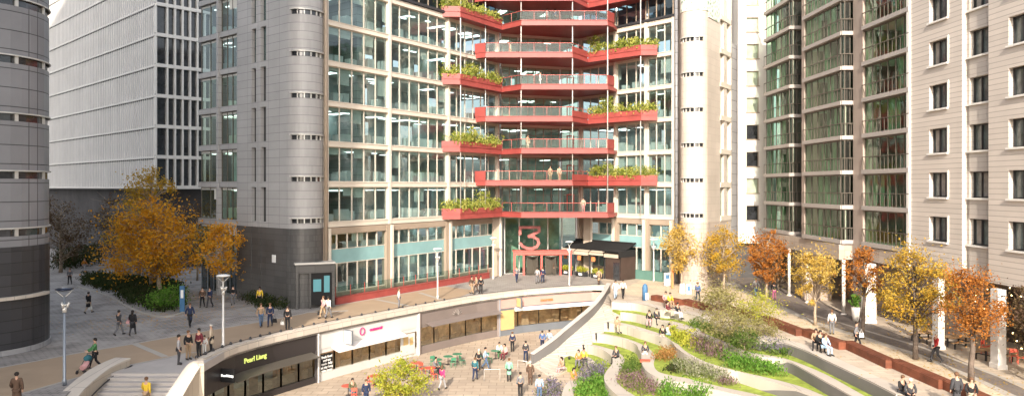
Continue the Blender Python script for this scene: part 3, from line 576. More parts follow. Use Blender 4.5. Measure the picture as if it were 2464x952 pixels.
# rounded corner
cc = (B0[0]-fG.n[0]*1.8, B0[1]-fG.n[1]*1.8); a0 = math.degrees(math.atan2(fG.n[1], fG.n[0]))
def rounded(root, c, r, a0, a1, zs, zbase, ztop, stone, base_m, slitm, sl0=.12, sl1=.88, sh=.42, dz=.25, uvr=True):
    cuts = []
    zprev = zbase; walls = MB(); slits = []
    for z in zs:
        walls.arcwall(c, r-.5, r, a0, a1, zprev, z+dz); 
        A, Bq = a0+(a1-a0)*sl0, a0+(a1-a0)*sl1
        walls.arcwall(c, r-.5, r, a0, A, z+dz, z+dz+sh, 4); walls.arcwall(c, r-.5, r, Bq, a1, z+dz, z+dz+sh, 4)
        g = MB(); g.arcwall(c, r-.4, r-.12, A, Bq, z+dz, z+dz+sh, 14); g.build('slit_window', slitm, root)
        g = MB()
        for q in range(1, 6):
            t = A+(Bq-A)*q/6; g.arcwall(c, r-.13, r-.01, t-1.6, t+1.6, z+dz, z+dz+sh, 1)
        g.arcwall(c, r-.1, r+.12, A-3, Bq+3, z+dz+sh, z+dz+sh+.09, 14)
        g.build('window_bars', M['steel'], root); zprev = z+dz+sh
    walls.arcwall(c, r-.5, r, a0, a1, zprev, ztop); walls.build('wall', stone, root)
    g = MB(); g.arcwall(c, r-.5, r+.03, a0, a1, 0, zbase); g.build('base_wall', base_m, root)
rounded(G_, cc, 1.8, a0, a0+155, ZK, 7.2, 42, M['greystone'], M['darkstone'], M['slit'])
g = MB(); g.tube([(-17.3,68.0,0),(-17.3,68.0,42)], .18, 8); g.build('corner_trim', M['tan'], G_)
# dark entrance box with display screens at its foot
K_ = empty('entrance_box', (-18, 65, 0), 'dark granite entrance box with a lit poster case at the foot of the rounded corner', 'entrance')
fK = Fr((-19.4, 65.6), (-16.2, 66.9))
g = MB(); g.fb(fK, 0, .25, -2.5, 0, 0, 4.0); g.fb(fK, 3.45-.25, 3.45, -2.5, 0, 0, 4.0); g.fb(fK, .25, 3.2, -2.5, 0, 3.2, 4.0); g.fb(fK, 1.2, 1.35, -2.5, -.03, 0, 3.2); g.build('wall', M['darkstone'], K_)
g = MB(); g.fb(fK, -.1, 3.5, -2.5, .15, 4.0, 4.15); g.build('roof', M['steel'], K_)
g = MB(); g.fb(fK, .25, 1.2, -.5, -.4, 0, 3.2); g.build('door', M['shopdark'], K_)
g = MB(); g.fb(fK, 1.35, 3.2, -.35, -.15, .3, 3.2); pc = g.build('poster_case', M['black'], K_)
g = MB(); g.fb(fK, 1.55, 2.25, -.14, -.12, 1.5, 2.6); g.fb(fK, 2.5, 3.0, -.14, -.12, 1.4, 2.9); g.build('poster', M['screen'], pc)

# ---------------------------------------------------------------- dark rounded tower at the left edge
T_ = empty('rounded_tower', (-36, 50, 0), 'dark blue grey rounded tower with bands of slit windows cut by the left edge', 'building')
rounded(T_, (-36.3, 49.9), 4.0, -170, 70, [z+.0 for z in ZK], 7.05, 44, M['bluestone'], M['blackstone'], M['slit'], .02, .90, .48, .3)
g = MB(); g.box(-70, -36.3, 46.2, 53, 7, 44); g.build('wall', M['bluestone'], T_); g = MB(); g.box(-70, -36.3, 46.1, 53, 0, 7); g.build('base_wall', M['blackstone'], T_)
g = MB(); g.arcwall((-36.3,49.9), 3.9, 4.35, -170, 10, 3.62, 3.82); g.build('moulding', M['coping'], T_)
g = MB(); g.arcwall((-36.3,49.9), 3.9, 4.1, -170, 60, 0, .35); g.build('plinth', M['greystone'], T_)
g = MB(); g.arcwall((-36.3,49.9), 3.95, 4.08, -132, -76, .4, 2.35); sw = g.build('shop_window', M['black'], T_)
g = MB()
for a, b, z0, z1 in ((-128,-100,1.5,2.1),(-128,-100,.75,1.35),(-86,-80,1.1,2.15),(-98,-92,.6,1.9)): g.arcwall((-36.3,49.9), 4.0, 4.1, a, b, z0, z1, 5)
g.build('window_display', M['screen'], sw)

# ---------------------------------------------------------------- white finned block in the left distance
Wb = empty('white_block', (-50, 97, 0), 'white ribbed office block with a grid of tall windows on its end', 'building')
C0 = (-46.6, 95.7); dl = (-.726, .687); dr = (.688, .726)
fA = Fr(C0, (C0[0]+dl[0]*62, C0[1]+dl[1]*62)); fB = Fr(C0, (C0[0]+dr[0]*7.4, C0[1]+dr[1]*7.4), out=(.7,-.7))
g = MB(); g.fb(fA, 0, 62, -.16, 0, 10.9, 44); g.build('wall', M['whiteclad'], Wb)
fn_ = MB()
for q in range(1, 82): fn_.fb(fA, q*.75-.03, q*.75+.03, 0, .07, 10.9, 44)
fn_.build('cladding_ribs', M['white'], Wb)
g = MB()
for k in range(9): g.fb(fA, -.0, 62, -.15, .12, 10.75+4*k, 10.98+4*k)
g.build('ledge', M['white'], Wb)
g = MB()
for k in range(9): g.fb(fA, .2, 62, 0, .03, 10.58+4*k, 10.75+4*k)
g.build('shadow_gap', M['dark'], Wb)  # thin dark strips under the ledges, standing proud of the cladding
for k in range(9):
    g = MB(); g.fb(fB, 0, 7.4, -.3, .14, 10.7+4*k, 11.15+4*k); g.build('ledge', M['white'], Wb)
    g = MB(); g.fb(fB, .2, 7.3, -.45, -.35, 11.15+4*k, 14.7+4*k); wd = g.build('window', M['slit'], Wb)
    m = MB(); s = .0
    for q in (0, 1.45, 2.45, 3.45, 4.45, 5.45, 6.45, 7.3): m.fb(fB, q-.1, q+.12, -.35, .1, 11.15+4*k, 14.7+4*k)
    m.build('mullions', M['white'], wd)
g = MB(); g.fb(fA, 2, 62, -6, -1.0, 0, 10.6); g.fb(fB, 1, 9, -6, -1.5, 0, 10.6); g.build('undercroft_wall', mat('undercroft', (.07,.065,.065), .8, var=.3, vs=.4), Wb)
g = MB(); g.fb(fB, 1, 14, -20, -1.5, 10.6, 40); g.build('wall', M['darkstone'], Wb)
# ---------------------------------------------------------------- pale rounded tower on the right of the office building
Q_ = empty('stone_tower', (22, 81, 0), 'pale granite tower with rounded corner and slit windows in full sun', 'building')
q0, q1 = (21.2, 79.0), (25.6, 85.6); fQ = Fr(q0, q1, out=(.834,-.552))
cq = (q0[0]-fQ.n[0]*1.5, q0[1]-fQ.n[1]*1.5); aq = math.degrees(math.atan2(fQ.n[1], fQ.n[0]))
rounded(Q_, cq, 1.5, aq, aq-185, ZK, 7.2, 42, M['palestone'], M['beigestone'], M['slit'], .18, .80)
a1, a2, a3, a4 = fQ.at(1733), fQ.at(1742), fQ.at(1749), fQ.at(1757)
g = MB(); g.fb(fQ, 0, a1, -2, 0, 7.2, 42); g.fb(fQ, a2, a3, -2, 0, 7.2, 42); g.build('wall', M['palestone'], Q_)
g = MB(); g.fb(fQ, 0, 8, -2, .02, 0, 7.2); g.build('base_wall', M['beigestone'], Q_)
for k in range(7):
    z = ZK[k]; g = MB(); g.fb(fQ, a1, 8, -1, .1, z-.3, z+.25); g.build('floor_beam', M['cream'], Q_)
    for a, b in ((a1,a2),(a3,a4)):
        g = MB(); g.fb(fQ, a, b, -.5, -.3, z+.25, z+3.5); g.build('window', M['glassG'] if k < 2 else M['steel'], Q_)
g = MB(); g.fb(fQ, a4, a4+.25, -1, .1, 7.2, 42); g.build('corner_trim', M['cream'], Q_)
g = MB(); g.prism([(18.85,84.3),(19.5,81.0),(25,88),(24,96)], 0, 42); g.build('core_wall', M['pinkpier'], Q_)
g = MB(); g.tube([(18.75,83.4,0),(18.75,83.4,36)], .22, 6); g.fb(fQ, 8.1, 12, -6, -.2, 0, 28); g.fb(fQ, 8.1, 12, -6, -1.2, 28, 42); g.build('side_wall', M['bluestone'], Q_)  # shade of this side is put into the colour: darker cladding
# leaf-pattern screen at its top
m_, t2, b2 = nodes('leaf_pattern_screen'); vo = t2.nodes.new('ShaderNodeTexVoronoi'); vo.inputs['Scale'].default_value = 2.6; gg = t2.nodes.new('ShaderNodeNewGeometry'); t2.links.new(gg.outputs['Position'], vo.inputs['Vector'])
rr = t2.nodes.new('ShaderNodeValToRGB'); rr.color_ramp.elements[0].position = .30; rr.color_ramp.elements[0].color = (.22,.33,.24,1); rr.color_ramp.elements[1].position = .42; rr.color_ramp.elements[1].color = (.72,.72,.62,1)
t2.links.new(vo.outputs[0], rr.inputs[0]); t2.links.new(rr.outputs[0], b2.inputs['Base Color'])
g = MB(); g.arcwall(cq, 1.5, 1.58, aq, aq-150, 29.9, 42); g.fb(fQ, 0, 3.6, 0, .08, 29.3, 42); g.build('patterned_screen', m_, Q_)
# ---------------------------------------------------------------- slim white tower
N_ = empty('white_tower', (29, 88, 0), 'slim white rendered tower with one column of square windows', 'building')
fN = Fr((27.2, 88), (31.5, 88.0)); wa, wb2 = fN.at(1796), fN.at(1826)
g = MB(); g.fb(fN, 0, wa, -3, 0, 4.2, 46); g.fb(fN, wb2, 4.3, -3, 0, 4.2, 46)
zs = [11-(y-449)*88/1760 for y in (529, 464, 400, 335, 270, 206, 141, 77, 13)]
pz_ = 4.2
for z in zs:
    g.fb(fN, wa, wb2, -3, 0, pz_, z); pz_ = z+1.75
g.fb(fN, wa, wb2, -3, 0, pz_, 46); g.build('wall', M['whiterender'], N_)
for i, z in enumerate(zs):
    h = MB(); h.fb(fN, wa, wb2, -.35, -.25, z, z+1.75); wd = h.build('window', M['curtain'] if i % 3 == 1 or i > 4 else M['slit'], N_)
    h = MB(); h.fb(fN, wa-.08, wb2+.08, -.2, .1, z-.12, z); h.fb(fN, wa, wa+.08, -.25, -.1, z, z+1.75); h.fb(fN, wb2-.08, wb2, -.25, -.1, z, z+1.75); h.fb(fN, wa, wb2, -.25, -.1, z+1.67, z+1.75); h.build('window_frame', M['tan'], wd)
g = MB(); g.fb(fN, -2, 6, -3, -.8, 0, 4.2); g.build('base_wall', M['darkstone'], N_)
# ---------------------------------------------------------------- glazed apartment block in steps
A_ = empty('apartment_block', (30, 65, 0), 'stepped apartment block with green glass bays and slim balcony rails', 'building')
ZA = [6.24+3.0*k for k in range(9)]
bays = [((28.45,74.8),(28.25,81.8),(29.9,74.8),5), ((28.5,63.2),(28.25,70.9),(30.1,63.2),6), ((29.62,54.45),(29.4,61.3),None,6)]
for bi, (near, far, front, nsub) in enumerate(bays):
    fr = Fr(near, far, out=(-1, 0)); L = fr.L
    frs = [(fr, L, nsub)] + ([(Fr(near, front, out=(0,-1)), front[0]-near[0], 2)] if front else [])
    for fi, (f, l, ns) in enumerate(frs):
        for k, z in enumerate(ZA):
            g = MB(); g.fb(f, -.06 if fi else 0, l, -.3, .14 if not fi else .12, z-.17, z+.17); g.build('floor_band', M['beam'], A_)
            h = MB(); h.face([f.p(0,-.25,z+.17),f.p(l,-.25,z+.17),f.p(l,-.25,z+2.83),f.p(0,-.25,z+2.83)]); wd = h.build('window', M['glassA'] if not fi else M['glassD'], A_)
            m = MB()
            for q in range(ns+1): s = l*q/ns; m.fb(f, s-.035, s+.035, -.28, -.2, z+.17, z+2.83)
            m.fb(f, 0, l, -.3, -.15, z+2.70, z+2.83); m.build('window_frame', M['bronze'], wd)
            r = MB(); r.fb(f, 0, l, .02, .10, z+1.18, z+1.25)
            for q in range(2*ns+1): s = l*q/(2*ns); r.fb(f, s-.02, s+.02, .04, .08, z+.17, z+1.18)
            r.build('railing', M['bronze'], A_)
        inter_m = MB(); cu = MB(); sl = MB()
        for k, z in enumerate(ZA):
            sl.fb(f, 0.3 if fi else 0, l, -3.5, -.31, z-.15, z+.12)
            s = .1
            while s < l-.3:
                if rnd.random() < (.7 if bi == 0 else .28): cu.fb(f, s, s+rnd.uniform(.4, 1.0), -.42, -.36, z+.17, z+2.75)
                s += rnd.uniform(.5, 1.3)
        sl.build('floor_slab', M['ceiling'], A_); cu.build('curtain', M['curtain'], A_)
        inter_m.fb(f, .3, l, -3.6, -3.5, 5, 33); inter_m.build('partition', M['aptwall'], A_)
g = MB()
for (x0, x1, y0, y1) in ((29.9,31,70.95,75.6),(28.35,29.2,70.95,71.6),(29.42,30.6,61.35,63.1)): g.box(x0, x1, y0, y1, 0, 33)
g.build('pier', M['pinkpier'], A_)
g = MB(); g.box(28.3, 34, 63.3, 82, 4.7, 6.0); g.box(29.45, 34, 54.4, 63.3, 4.9, 6.0); g.box(33, 50, 54, 90, 0, 33); g.build('soffit_wall', M['beigestone'], A_)
# ---------------------------------------------------------------- hotel with punched windows
H_ = empty('stone_block', (30, 45, 0), 'pale striped limestone block with punched square windows and a recessed window bay', 'building')
h0, h1 = (29.65, 54.4), (30.75, 30.0); fH = Fr(h0, h1, out=(-1, 0))
cols = [(fH.at(2236), fH.at(2281)), (fH.at(2322), fH.at(2377)), (fH.at(2427), fH.at(2500)), (fH.at(2560), fH.at(2650))]
rec = (fH.at(2315), fH.at(2378.5)); HZ = [7.19+3.085*k for k in range(8)]; hw = 1.72
ed = [0, cols[0][0], cols[0][1], rec[0], rec[1], cols[2][0], cols[2][1], cols[3][0], cols[3][1], fH.L]
g = MB(); rc = MB()
for i in range(len(ed)-1):
    a, b = ed[i], ed[i+1]
    if (a, b) == rec: 
        continue
    if i in (1, 5, 7):
        z = 5.0
        for hz in HZ: g.fb(fH, a, b, -.7, 0, z, hz); z = hz+hw
        g.fb(fH, a, b, -.7, 0, z, 40)
    else: g.fb(fH, a, b, -.7, 0, 5.0, 40)
a, b = cols[1]; z = 5.0
for hz in HZ: rc.fb(fH, rec[0], rec[1], -.9, -.3, z, hz); z = hz+hw
rc.fb(fH, rec[0], a, -.9, -.3, 5, 40); rc.fb(fH, b, rec[1], -.9, -.3, 5, 40)
g.build('wall', M['hotel'], H_); rc.build('recess_wall', M['hotelrec'], H_)
for ci, (a, b) in enumerate(cols):
    for k, hz in enumerate(HZ):
        n0 = -.3 if ci == 1 else 0
        h = MB(); h.fb(fH, a, b, n0-.42, n0-.38, hz, hz+hw); wd = h.build('window', M['hglass'], H_)
        m = MB(); c_ = MB()
        for s in (a+.04, a+(b-a)*.36, a+(b-a)*.68, b-.04): m.fb(fH, s-.045, s+.045, n0-.38, n0-.28, hz, hz+hw)
        m.fb(fH, a, b, n0-.38, n0-.29, hz, hz+.08); m.fb(fH, a, b, n0-.38, n0-.29, hz+hw-.1, hz+hw); m.build('window_frame', M['dark'], wd)
        m = MB(); m.fb(fH, a-.12, b+.05, n0-.3, n0+.13, hz-.12, hz); m.fb(fH, b-.02, b+.10, n0-.05, n0+.06, hz, hz+hw+.1); m.build('sill', M['white'], wd)
        if rnd.random() < .8:
            q = a+(b-a)*rnd.choice((.1,.4,.72)); c_.fb(fH, q, q+(b-a)*.2, n0-.379, n0-.36, hz+.1, hz+hw-.1); c_.build('curtain', M['cotton'], wd)
g = MB(); g.fb(fH, -.35, 0, -2, .12, 5, 40); g.build('corner_trim', M['white'], H_)
g = MB(); g.fb(fH, -.3, fH.L, -9, -.7, 4.9, 5.2); g.fb(fH, -16, fH.L, -6.5, -6, 0, 5); g.build('soffit', M['pinkpier'], H_)
g = MB(); g.fb(fH, -12, fH.L, -5.9, -5.6, 0, 3.6)
g.build('arcade_shopfront', mat('arcade_front', (.035,.028,.022), .35, var=.6, vs=.9), H_)
# arcade columns
for i, (px, py, wd_, sq) in enumerate(((1899,711,.28,0),(1943,728,.26,0),(2030,757,.30,0),(2090,776,.85,1),(2258,838,.42,1),(2402,885,.5,1),(2560,935,.5,1))):
    x, y = gp(px, py); g = MB(); top = 4.8 if i > 2 else 4.75
    if sq: g.box(x-wd_/2, x+wd_/2, y-.35, y+.35, 0, top); g.box(x-wd_/2-.05, x+wd_/2+.05, y-.4, y+.4, 0, .3)
    else: g.tube([(x,y,0),(x,y,top)], wd_/2, 12); g.lathe([(.25,0),(.25,.1),(.16,.15)], (x,y,0), 12)
    o = g.build('arcade_column', M['whiterender'])
    tag(o, ['slim round white column farthest along the arcade', 'second slim round white column of the arcade', 'slim round white column just before the broad one', 'broadest white arcade pillar, between the urn planter and the gold tree', 'square white arcade pillar behind the farthest picnic table', 'square white arcade pillar behind the nearest picnic table', 'arcade pillar just past the right edge'][i], 'column', 'white columns of the arcade')
# ---------------------------------------------------------------- lettering
def txt(parent, name, body, size, fr, s, n, z, m, ext=.02, shear=0.0):
    cu = bpy.data.curves.new(name, 'FONT'); cu.body = body; cu.size = size; cu.extrude = ext; cu.align_x = 'CENTER'; cu.align_y = 'CENTER'; cu.shear = shear; cu.resolution_u = 3; cu.offset = .006
    o = bpy.data.objects.new(name, cu); COL.objects.link(o); bpy.context.view_layer.update()
    me = bpy.data.meshes.new_from_object(o.evaluated_get(bpy.context.evaluated_depsgraph_get())); bpy.data.objects.remove(o)
    X = Vector((fr.u[0], fr.u[1], 0)); Zn = Vector((fr.n[0], fr.n[1], 0)); Y = Vector((0,0,1))
    if X.cross(Y).dot(Zn) < 0: X = -X
    mt = Matrix((X, Y, Zn)).transposed().to_4x4(); mt.translation = Vector(fr.p(s, n, z)) - parent_base(parent)
    me.transform(mt); me.materials.clear(); me.materials.append(m)
    o = bpy.data.objects.new(name, me); COL.objects.link(o); o.parent = parent; return o
# ---------------------------------------------------------------- shops under the ledge
def shop(i0, i1, label, fm, zf, zg, cols, pm, gmat, back, riser_h=.5, inset_=.12):
    pts = [Wp[i] for i in range(i0, i1+1)]; P = [W[i] for i in range(i0, i1+1)]
    root = empty('shop', (P[0][0], P[0][1], ZL), label, 'shop'); a = inset(P, inset_); b = inset(P, .45)
    g = MB(); g.prism(a + b[::-1], zf, -.55); g.build('fascia', fm, root)
    g = MB(); g.prism(inset(P, inset_+.02) + inset(P, .5)[::-1], ZL, ZL+riser_h); g.build('stall_riser', pm, root)
    if zg < zf: g = MB(); g.prism(inset(P, inset_+.06) + inset(P, .4)[::-1], zg, zf); g.build('transom', pm, root)
    # glass split at even distances
    L = [0]
    for u, v in zip(P, P[1:]): L.append(L[-1]+math.dist(u, v))
    def at(t, off):
        c = inset(P, off); d = t*L[-1]
        for k in range(len(L)-1):
            if d <= L[k+1]+1e-6: return mixp(c[k], c[k+1], (d-L[k])/(L[k+1]-L[k]))
        return c[-1]
    for k in range(cols):
        p, q = at(k/cols, .3), at((k+1)/cols, .3)
        g = MB(); g.face([(p[0],p[1],ZL+riser_h),(q[0],q[1],ZL+riser_h),(q[0],q[1],zg),(p[0],p[1],zg)]); wd = g.build('window', gmat, root)
        g = MB()
        for e in (p, q): g.box(e[0]-.05, e[0]+.05, e[1]-.07, e[1]+.07, ZL+riser_h, zg)
        g.build('window_frame', pm, wd)
    bk = inset(P, 4.2); g = MB(); g.prism(bk + inset(P, 4.4)[::-1], ZL, -.6); g.prism(inset(P, .5)+inset(P, 4.2)[::-1], -.9, -.6); g.build('interior_wall', back, root)
    g = MB()
    for k in range(cols*2):
        p, q = at((k+.1)/(cols*2), 1.3+(k*7%5)*.5), at((k+.8)/(cols*2), 1.4+(k*7%5)*.5); g.prism([p, q, (q[0]+.1,q[1]+.4), (p[0]+.1,p[1]+.4)], ZL, ZL+[.9,2.0,1.1,1.6,.8][k%5])
    g.build('display_shelf', M['shelf'], root)
    sh_ = MB()
    for k in range(cols*2): p = at((k+.5)/(cols*2), 1.0+1.1*(k%3)); sh_.box(p[0]-.35, p[0]+.35, p[1]-.12, p[1]+.12, -.98, -.93)
    sh_.build('shop_light', M['shoplight'], root)
    for k in (0, 1):
        e = at(k, inset_); d = .12; g = MB(); g.box(e[0]-.12+(.05 if k == 0 else -.05), e[0]+.12+(.05 if k == 0 else -.05), e[1]-.12, e[1]+.3, ZL, -.55); g.build('pilaster', pm, root)
    return root, P, at
def awning(root, at, t0, t1, z, out, drop, m, thick=.06, off=.1):
    g = MB(); n = 6
    for k in range(n):
        u, v = t0+(t1-t0)*k/n, t0+(t1-t0)*(k+1)/n; a, b = at(u, off), at(v, off); c, d = at(v, off-out), at(u, off-out)
        g.hexa([(a[0],a[1],z-thick),(d[0],d[1],z-drop-thick),(c[0],c[1],z-drop-thick),(b[0],b[1],z-thick),(a[0],a[1],z),(d[0],d[1],z-drop),(c[0],c[1],z-drop),(b[0],b[1],z)])
    return g.build('awning', m, root)
S1, P1, at1 = shop(0, 6, 'charcoal shopfront with lime lettering beside the steps', M['shopdark'], -1.9, -2.5, 7, M['shopdark'], M['glassD'], M['interior'], .45)
awning(S1, at1, .24, .95, -1.9, .9, .25, M['bronze'])
f1 = Fr(at1(.38, .1), at1(.62, .1)); txt(S1, 'lettering', 'Pearl Liang', .5, f1, f1.L*.45, .03, -1.22, M['lime'], .03)
f1 = Fr(at1(.17, .1), at1(.25, .1)); g = MB(); g.fb(f1, .2, .3, 0, 1.0, -2.0, -1.1); sg_ = g.build('hanging_sign', M['black'], S1); fx = Fr(f1.p(.18, 1.0, 0)[:2], f1.p(.18, 0, 0)[:2], out=(0,-1)); txt(sg_, 'lettering', 'Pearl Liang', .2, fx, .5, .03, -1.55, M['whitesign'])
S2, P2, at2 = shop(6, 10, 'white shopfront with magenta lettering and a white awning', M['shopwhite'], -1.85, -2.2, 6, M['shopwhite'], M['glassC'], M['warm'], .65)
awning(S2, at2, .12, .80, -1.85, .95, .3, M['white'])
f2 = Fr(at2(.40, .1), at2(.62, .1)); txt(S2, 'lettering', 'commoir', .42, f2, f2.L*.68, .03, -1.15, M['magenta'], .03)
g = MB(); q = f2.p(f2.L*.05, .05, -1.15)
for k in range(14):
    a, b = 2*math.pi*k/14, 2*math.pi*(k+1)/14; X = Vector((f2.u[0], f2.u[1], 0)); g.tube([Vector(q)+X*.26*math.cos(a)+Vector((0,0,.3*math.sin(a))), Vector(q)+X*.26*math.cos(b)+Vector((0,0,.3*math.sin(b)))], .05, 5)
g.build('emblem', M['magenta'], S2)
f2 = Fr(at2(.03, .2), at2(.14, .2)); g = MB(); g.fb(f2, 0, f2.L, 0, .05, ZL+.8, -2.3); pb_ = g.build('menu_board', M['black'], S2)
for k, ln in enumerate(('fresh food', 'and tea', 'made daily', 'all day long', 'take away')): txt(pb_, 'lettering', ln, .27, f2, f2.L*.5, .08, -2.55-.27*k, M['whitelet'], .01)
def boxsign(root, fr, s, z, m, w=.7, h=1.0):
    g = MB(); g.fb(fr, s, s+.16, .05, .05+w, z-h/2, z+h/2); b = g.build('hanging_sign', M['gsteel'], root)
    g = MB(); fx = Fr(fr.p(s+.17,.05+w,0)[:2], fr.p(s+.17,.05,0)[:2], out=(0,-1)); g.fb(fr, s-.02, s, .12, w-.02, z-h/2+.08, z+h/2-.08); g.fb(fr, s-.01, s+.17, .12, w-.02, z-h/2+.08, z+h/2-.08); g.build('sign_face', m, b)
f2 = Fr(at2(.22, .1), at2(.32, .1)); boxsign(S2, f2, .2, -1.25, M['whitelet'], .9, 1.15)
f2 = Fr(at2(.80, .1), at2(.95, .1)); g = MB(); g.fb(f2, 0, f2.L, .0, .06, ZL+.3, -2.25); g.build('notice_panel', M['shopwhite'], S2)
g = MB(); g.fb(f2, .3, .9, .06, .08, -3.2, -2.5); g.fb(f2, 1.1, 1.5, .06, .08, -3.3, -2.6); g.build('poster', M['shopyellow'], S2)
S3, P3, at3 = shop(10, 14, 'taupe shopfront with a grey awning and tall tan windows', M['shopbrown'], -1.75, -2.0, 5, M['shopbrown'], M['glassC'], M['warm'], .7)
awning(S3, at3, .08, .98, -1.6, .85, .25, M['gsteel' if 0 else 'shopbrown'])
f3 = Fr(at3(.38, .1), at3(.56, .1)); g = MB()
for k in range(7):
    a = R(20+140*k/6); p = f3.p(f3.L*.5, .03, -1.45); X = Vector((f3.u[0], f3.u[1], 0)); g.tube([Vector(p)+X*.12*math.cos(a)+Vector((0,0,.12*math.sin(a))), Vector(p)+X*.75*math.cos(a)+Vector((0,0,.62*math.sin(a)))], .025, 4)
g.build('emblem', M['greylet'], S3)
S4, P4, at4 = shop(14, 19, 'pink shopfront with orange lettering, yellow panel and shelves of bread', M['shoppink'], -1.6, -1.85, 5, M['gsteel'], M['glassC'], M['warm'], .75)
f4 = Fr(at4(.30, .1), at4(.60, .1)); txt(S4, 'lettering', 'morena', .5, f4, f4.L*.55, .03, -1.1, M['orange'], .03)
f4 = Fr(at4(.16, .1), at4(.26, .1)); boxsign(S4, f4, .15, -1.05, M['shopyellow'], .8, 1.05)
f4 = Fr(at4(.01, .14), at4(.15, .14)); g = MB(); g.fb(f4, .05, f4.L, .02, .09, ZL+.6, -1.8); g.build('yellow_panel', M['shopyellow'], S4); f4 = Fr(at4(.16,.12), at4(.99,.12)); g = MB(); g.fb(f4, 0, f4.L, -.02, .04, -2.0, -1.62); g.build('white_band', M['whitelet'], S4)
# back of the low wall at the foot of the pink shop's window
# ---------------------------------------------------------------- street lamps
def lamp(px, py, ztop, label, rot=0, first=None):
    x, y = gp(px, py); r = empty('street_lamp', (x, y, 0), label, 'street lamp', 'street lamps of the square')
    if first:
        for ch in first.children:
            c = ch.copy(); COL.objects.link(c); c.parent = r
            for g2 in ch.children: d = g2.copy(); COL.objects.link(d); d.parent = c
    else:
        g = MB(); g.tube([(x,y,0),(x,y,.3),(x,y,.35),(x,y,ztop-.35)], [.12,.12,.085,.06], 12); g.build('pole', M['lampmetal'], r)
        g = MB(); g.tube([(x,y,ztop-1.25),(x,y,ztop-.95)], .11, 10); g.tube([(x,y,ztop-.9),(x,y,ztop-.8)], .13, 10)
        for a in range(3):
            t = R(120*a+30); g.tube([(x+.12*math.cos(t),y+.12*math.sin(t),ztop-1.0),(x+.22*math.cos(t),y+.22*math.sin(t),ztop-.72)], [.05,.07], 8)
        g.build('spotlight', M['steel'], r)
        g = MB()
        for a in (0, 180): t = R(a+25); g.tube([(x,y,ztop-.45),(x+.42*math.cos(t),y+.42*math.sin(t),ztop-.02)], .022, 6)
        g.build('bracket', M['lampmetal'], r)
        g = MB(); g.lathe([(.08,0),(.36,.04),(.46,.08),(.46,.11),(.32,.16),(.05,.19)], (x,y,ztop-.06), 18); h = g.build('lamp_head', M['whitelet'], r)
        g = MB(); g.lathe([(.03,-.02),(.34,-.012)], (x,y,ztop-.03), 14); g.build('reflector', M['dish'], h)
    r.rotation_euler = (0, 0, R(rot)); return r
M['lampmetal'] = M['steel']
l1 = lamp(155, 926, 5.3, 'grey street lamp with a dark dish head beside the left stair wall')
for ch in l1.children:
    if ch.name.startswith('pole'): ch.data.materials[0] = M['gsteel']
    if ch.name.startswith('lamp_head'):
        ch.data.materials[0] = M['dish']; ch.rotation_euler = (0, 0, 0)
l2_ = lamp(1053, 719, 4.9, 'white street lamp in front of the red planter wall')
for a in ((537,836,'grey street lamp behind the dark shop next to the group of five'),(1187,672,'white street lamp where the red wall ends near the entrance'),(1370,689,'white street lamp standing on the ledge in front of the entrance doors'),(1573,678,'white street lamp between the café and the yellow trees')): lamp(a[0], a[1], 4.9, a[2], 40*len(a[2]), l2_)
# ---------------------------------------------------------------- trees and plants
def leafcloud(cl, n, size, rng, flat=.8):
    V = []; Fc = []
    for _ in range(n):
        c, sg2 = rng.choice(cl); p = [c[0]+rng.gauss(0, sg2), c[1]+rng.gauss(0, sg2), c[2]+rng.gauss(0, sg2*flat)]
        s = size*rng.uniform(.5, 1.2); a = Vector((rng.gauss(0,1), rng.gauss(0,1), rng.gauss(0,1))).normalized(); b = a.cross(Vector((rng.gauss(0,1), rng.gauss(0,1), rng.gauss(0,1)))).normalized()
        i = len(V); P = Vector(p)
        V += [tuple(P-a*s), tuple(P+b*s*.55), tuple(P+a*s), tuple(P-b*s*.55)]; Fc.append((i, i+1, i+2, i+3))
    return V, Fc
def meshobj(name, V, Fc, m, parent):
    me = bpy.data.meshes.new(name); me.from_pydata(V, [], Fc); me.materials.append(m); me.update(); o = bpy.data.objects.new(name, me); COL.objects.link(o); o.parent = parent; return o
grp = 'autumn trees along the promenade'
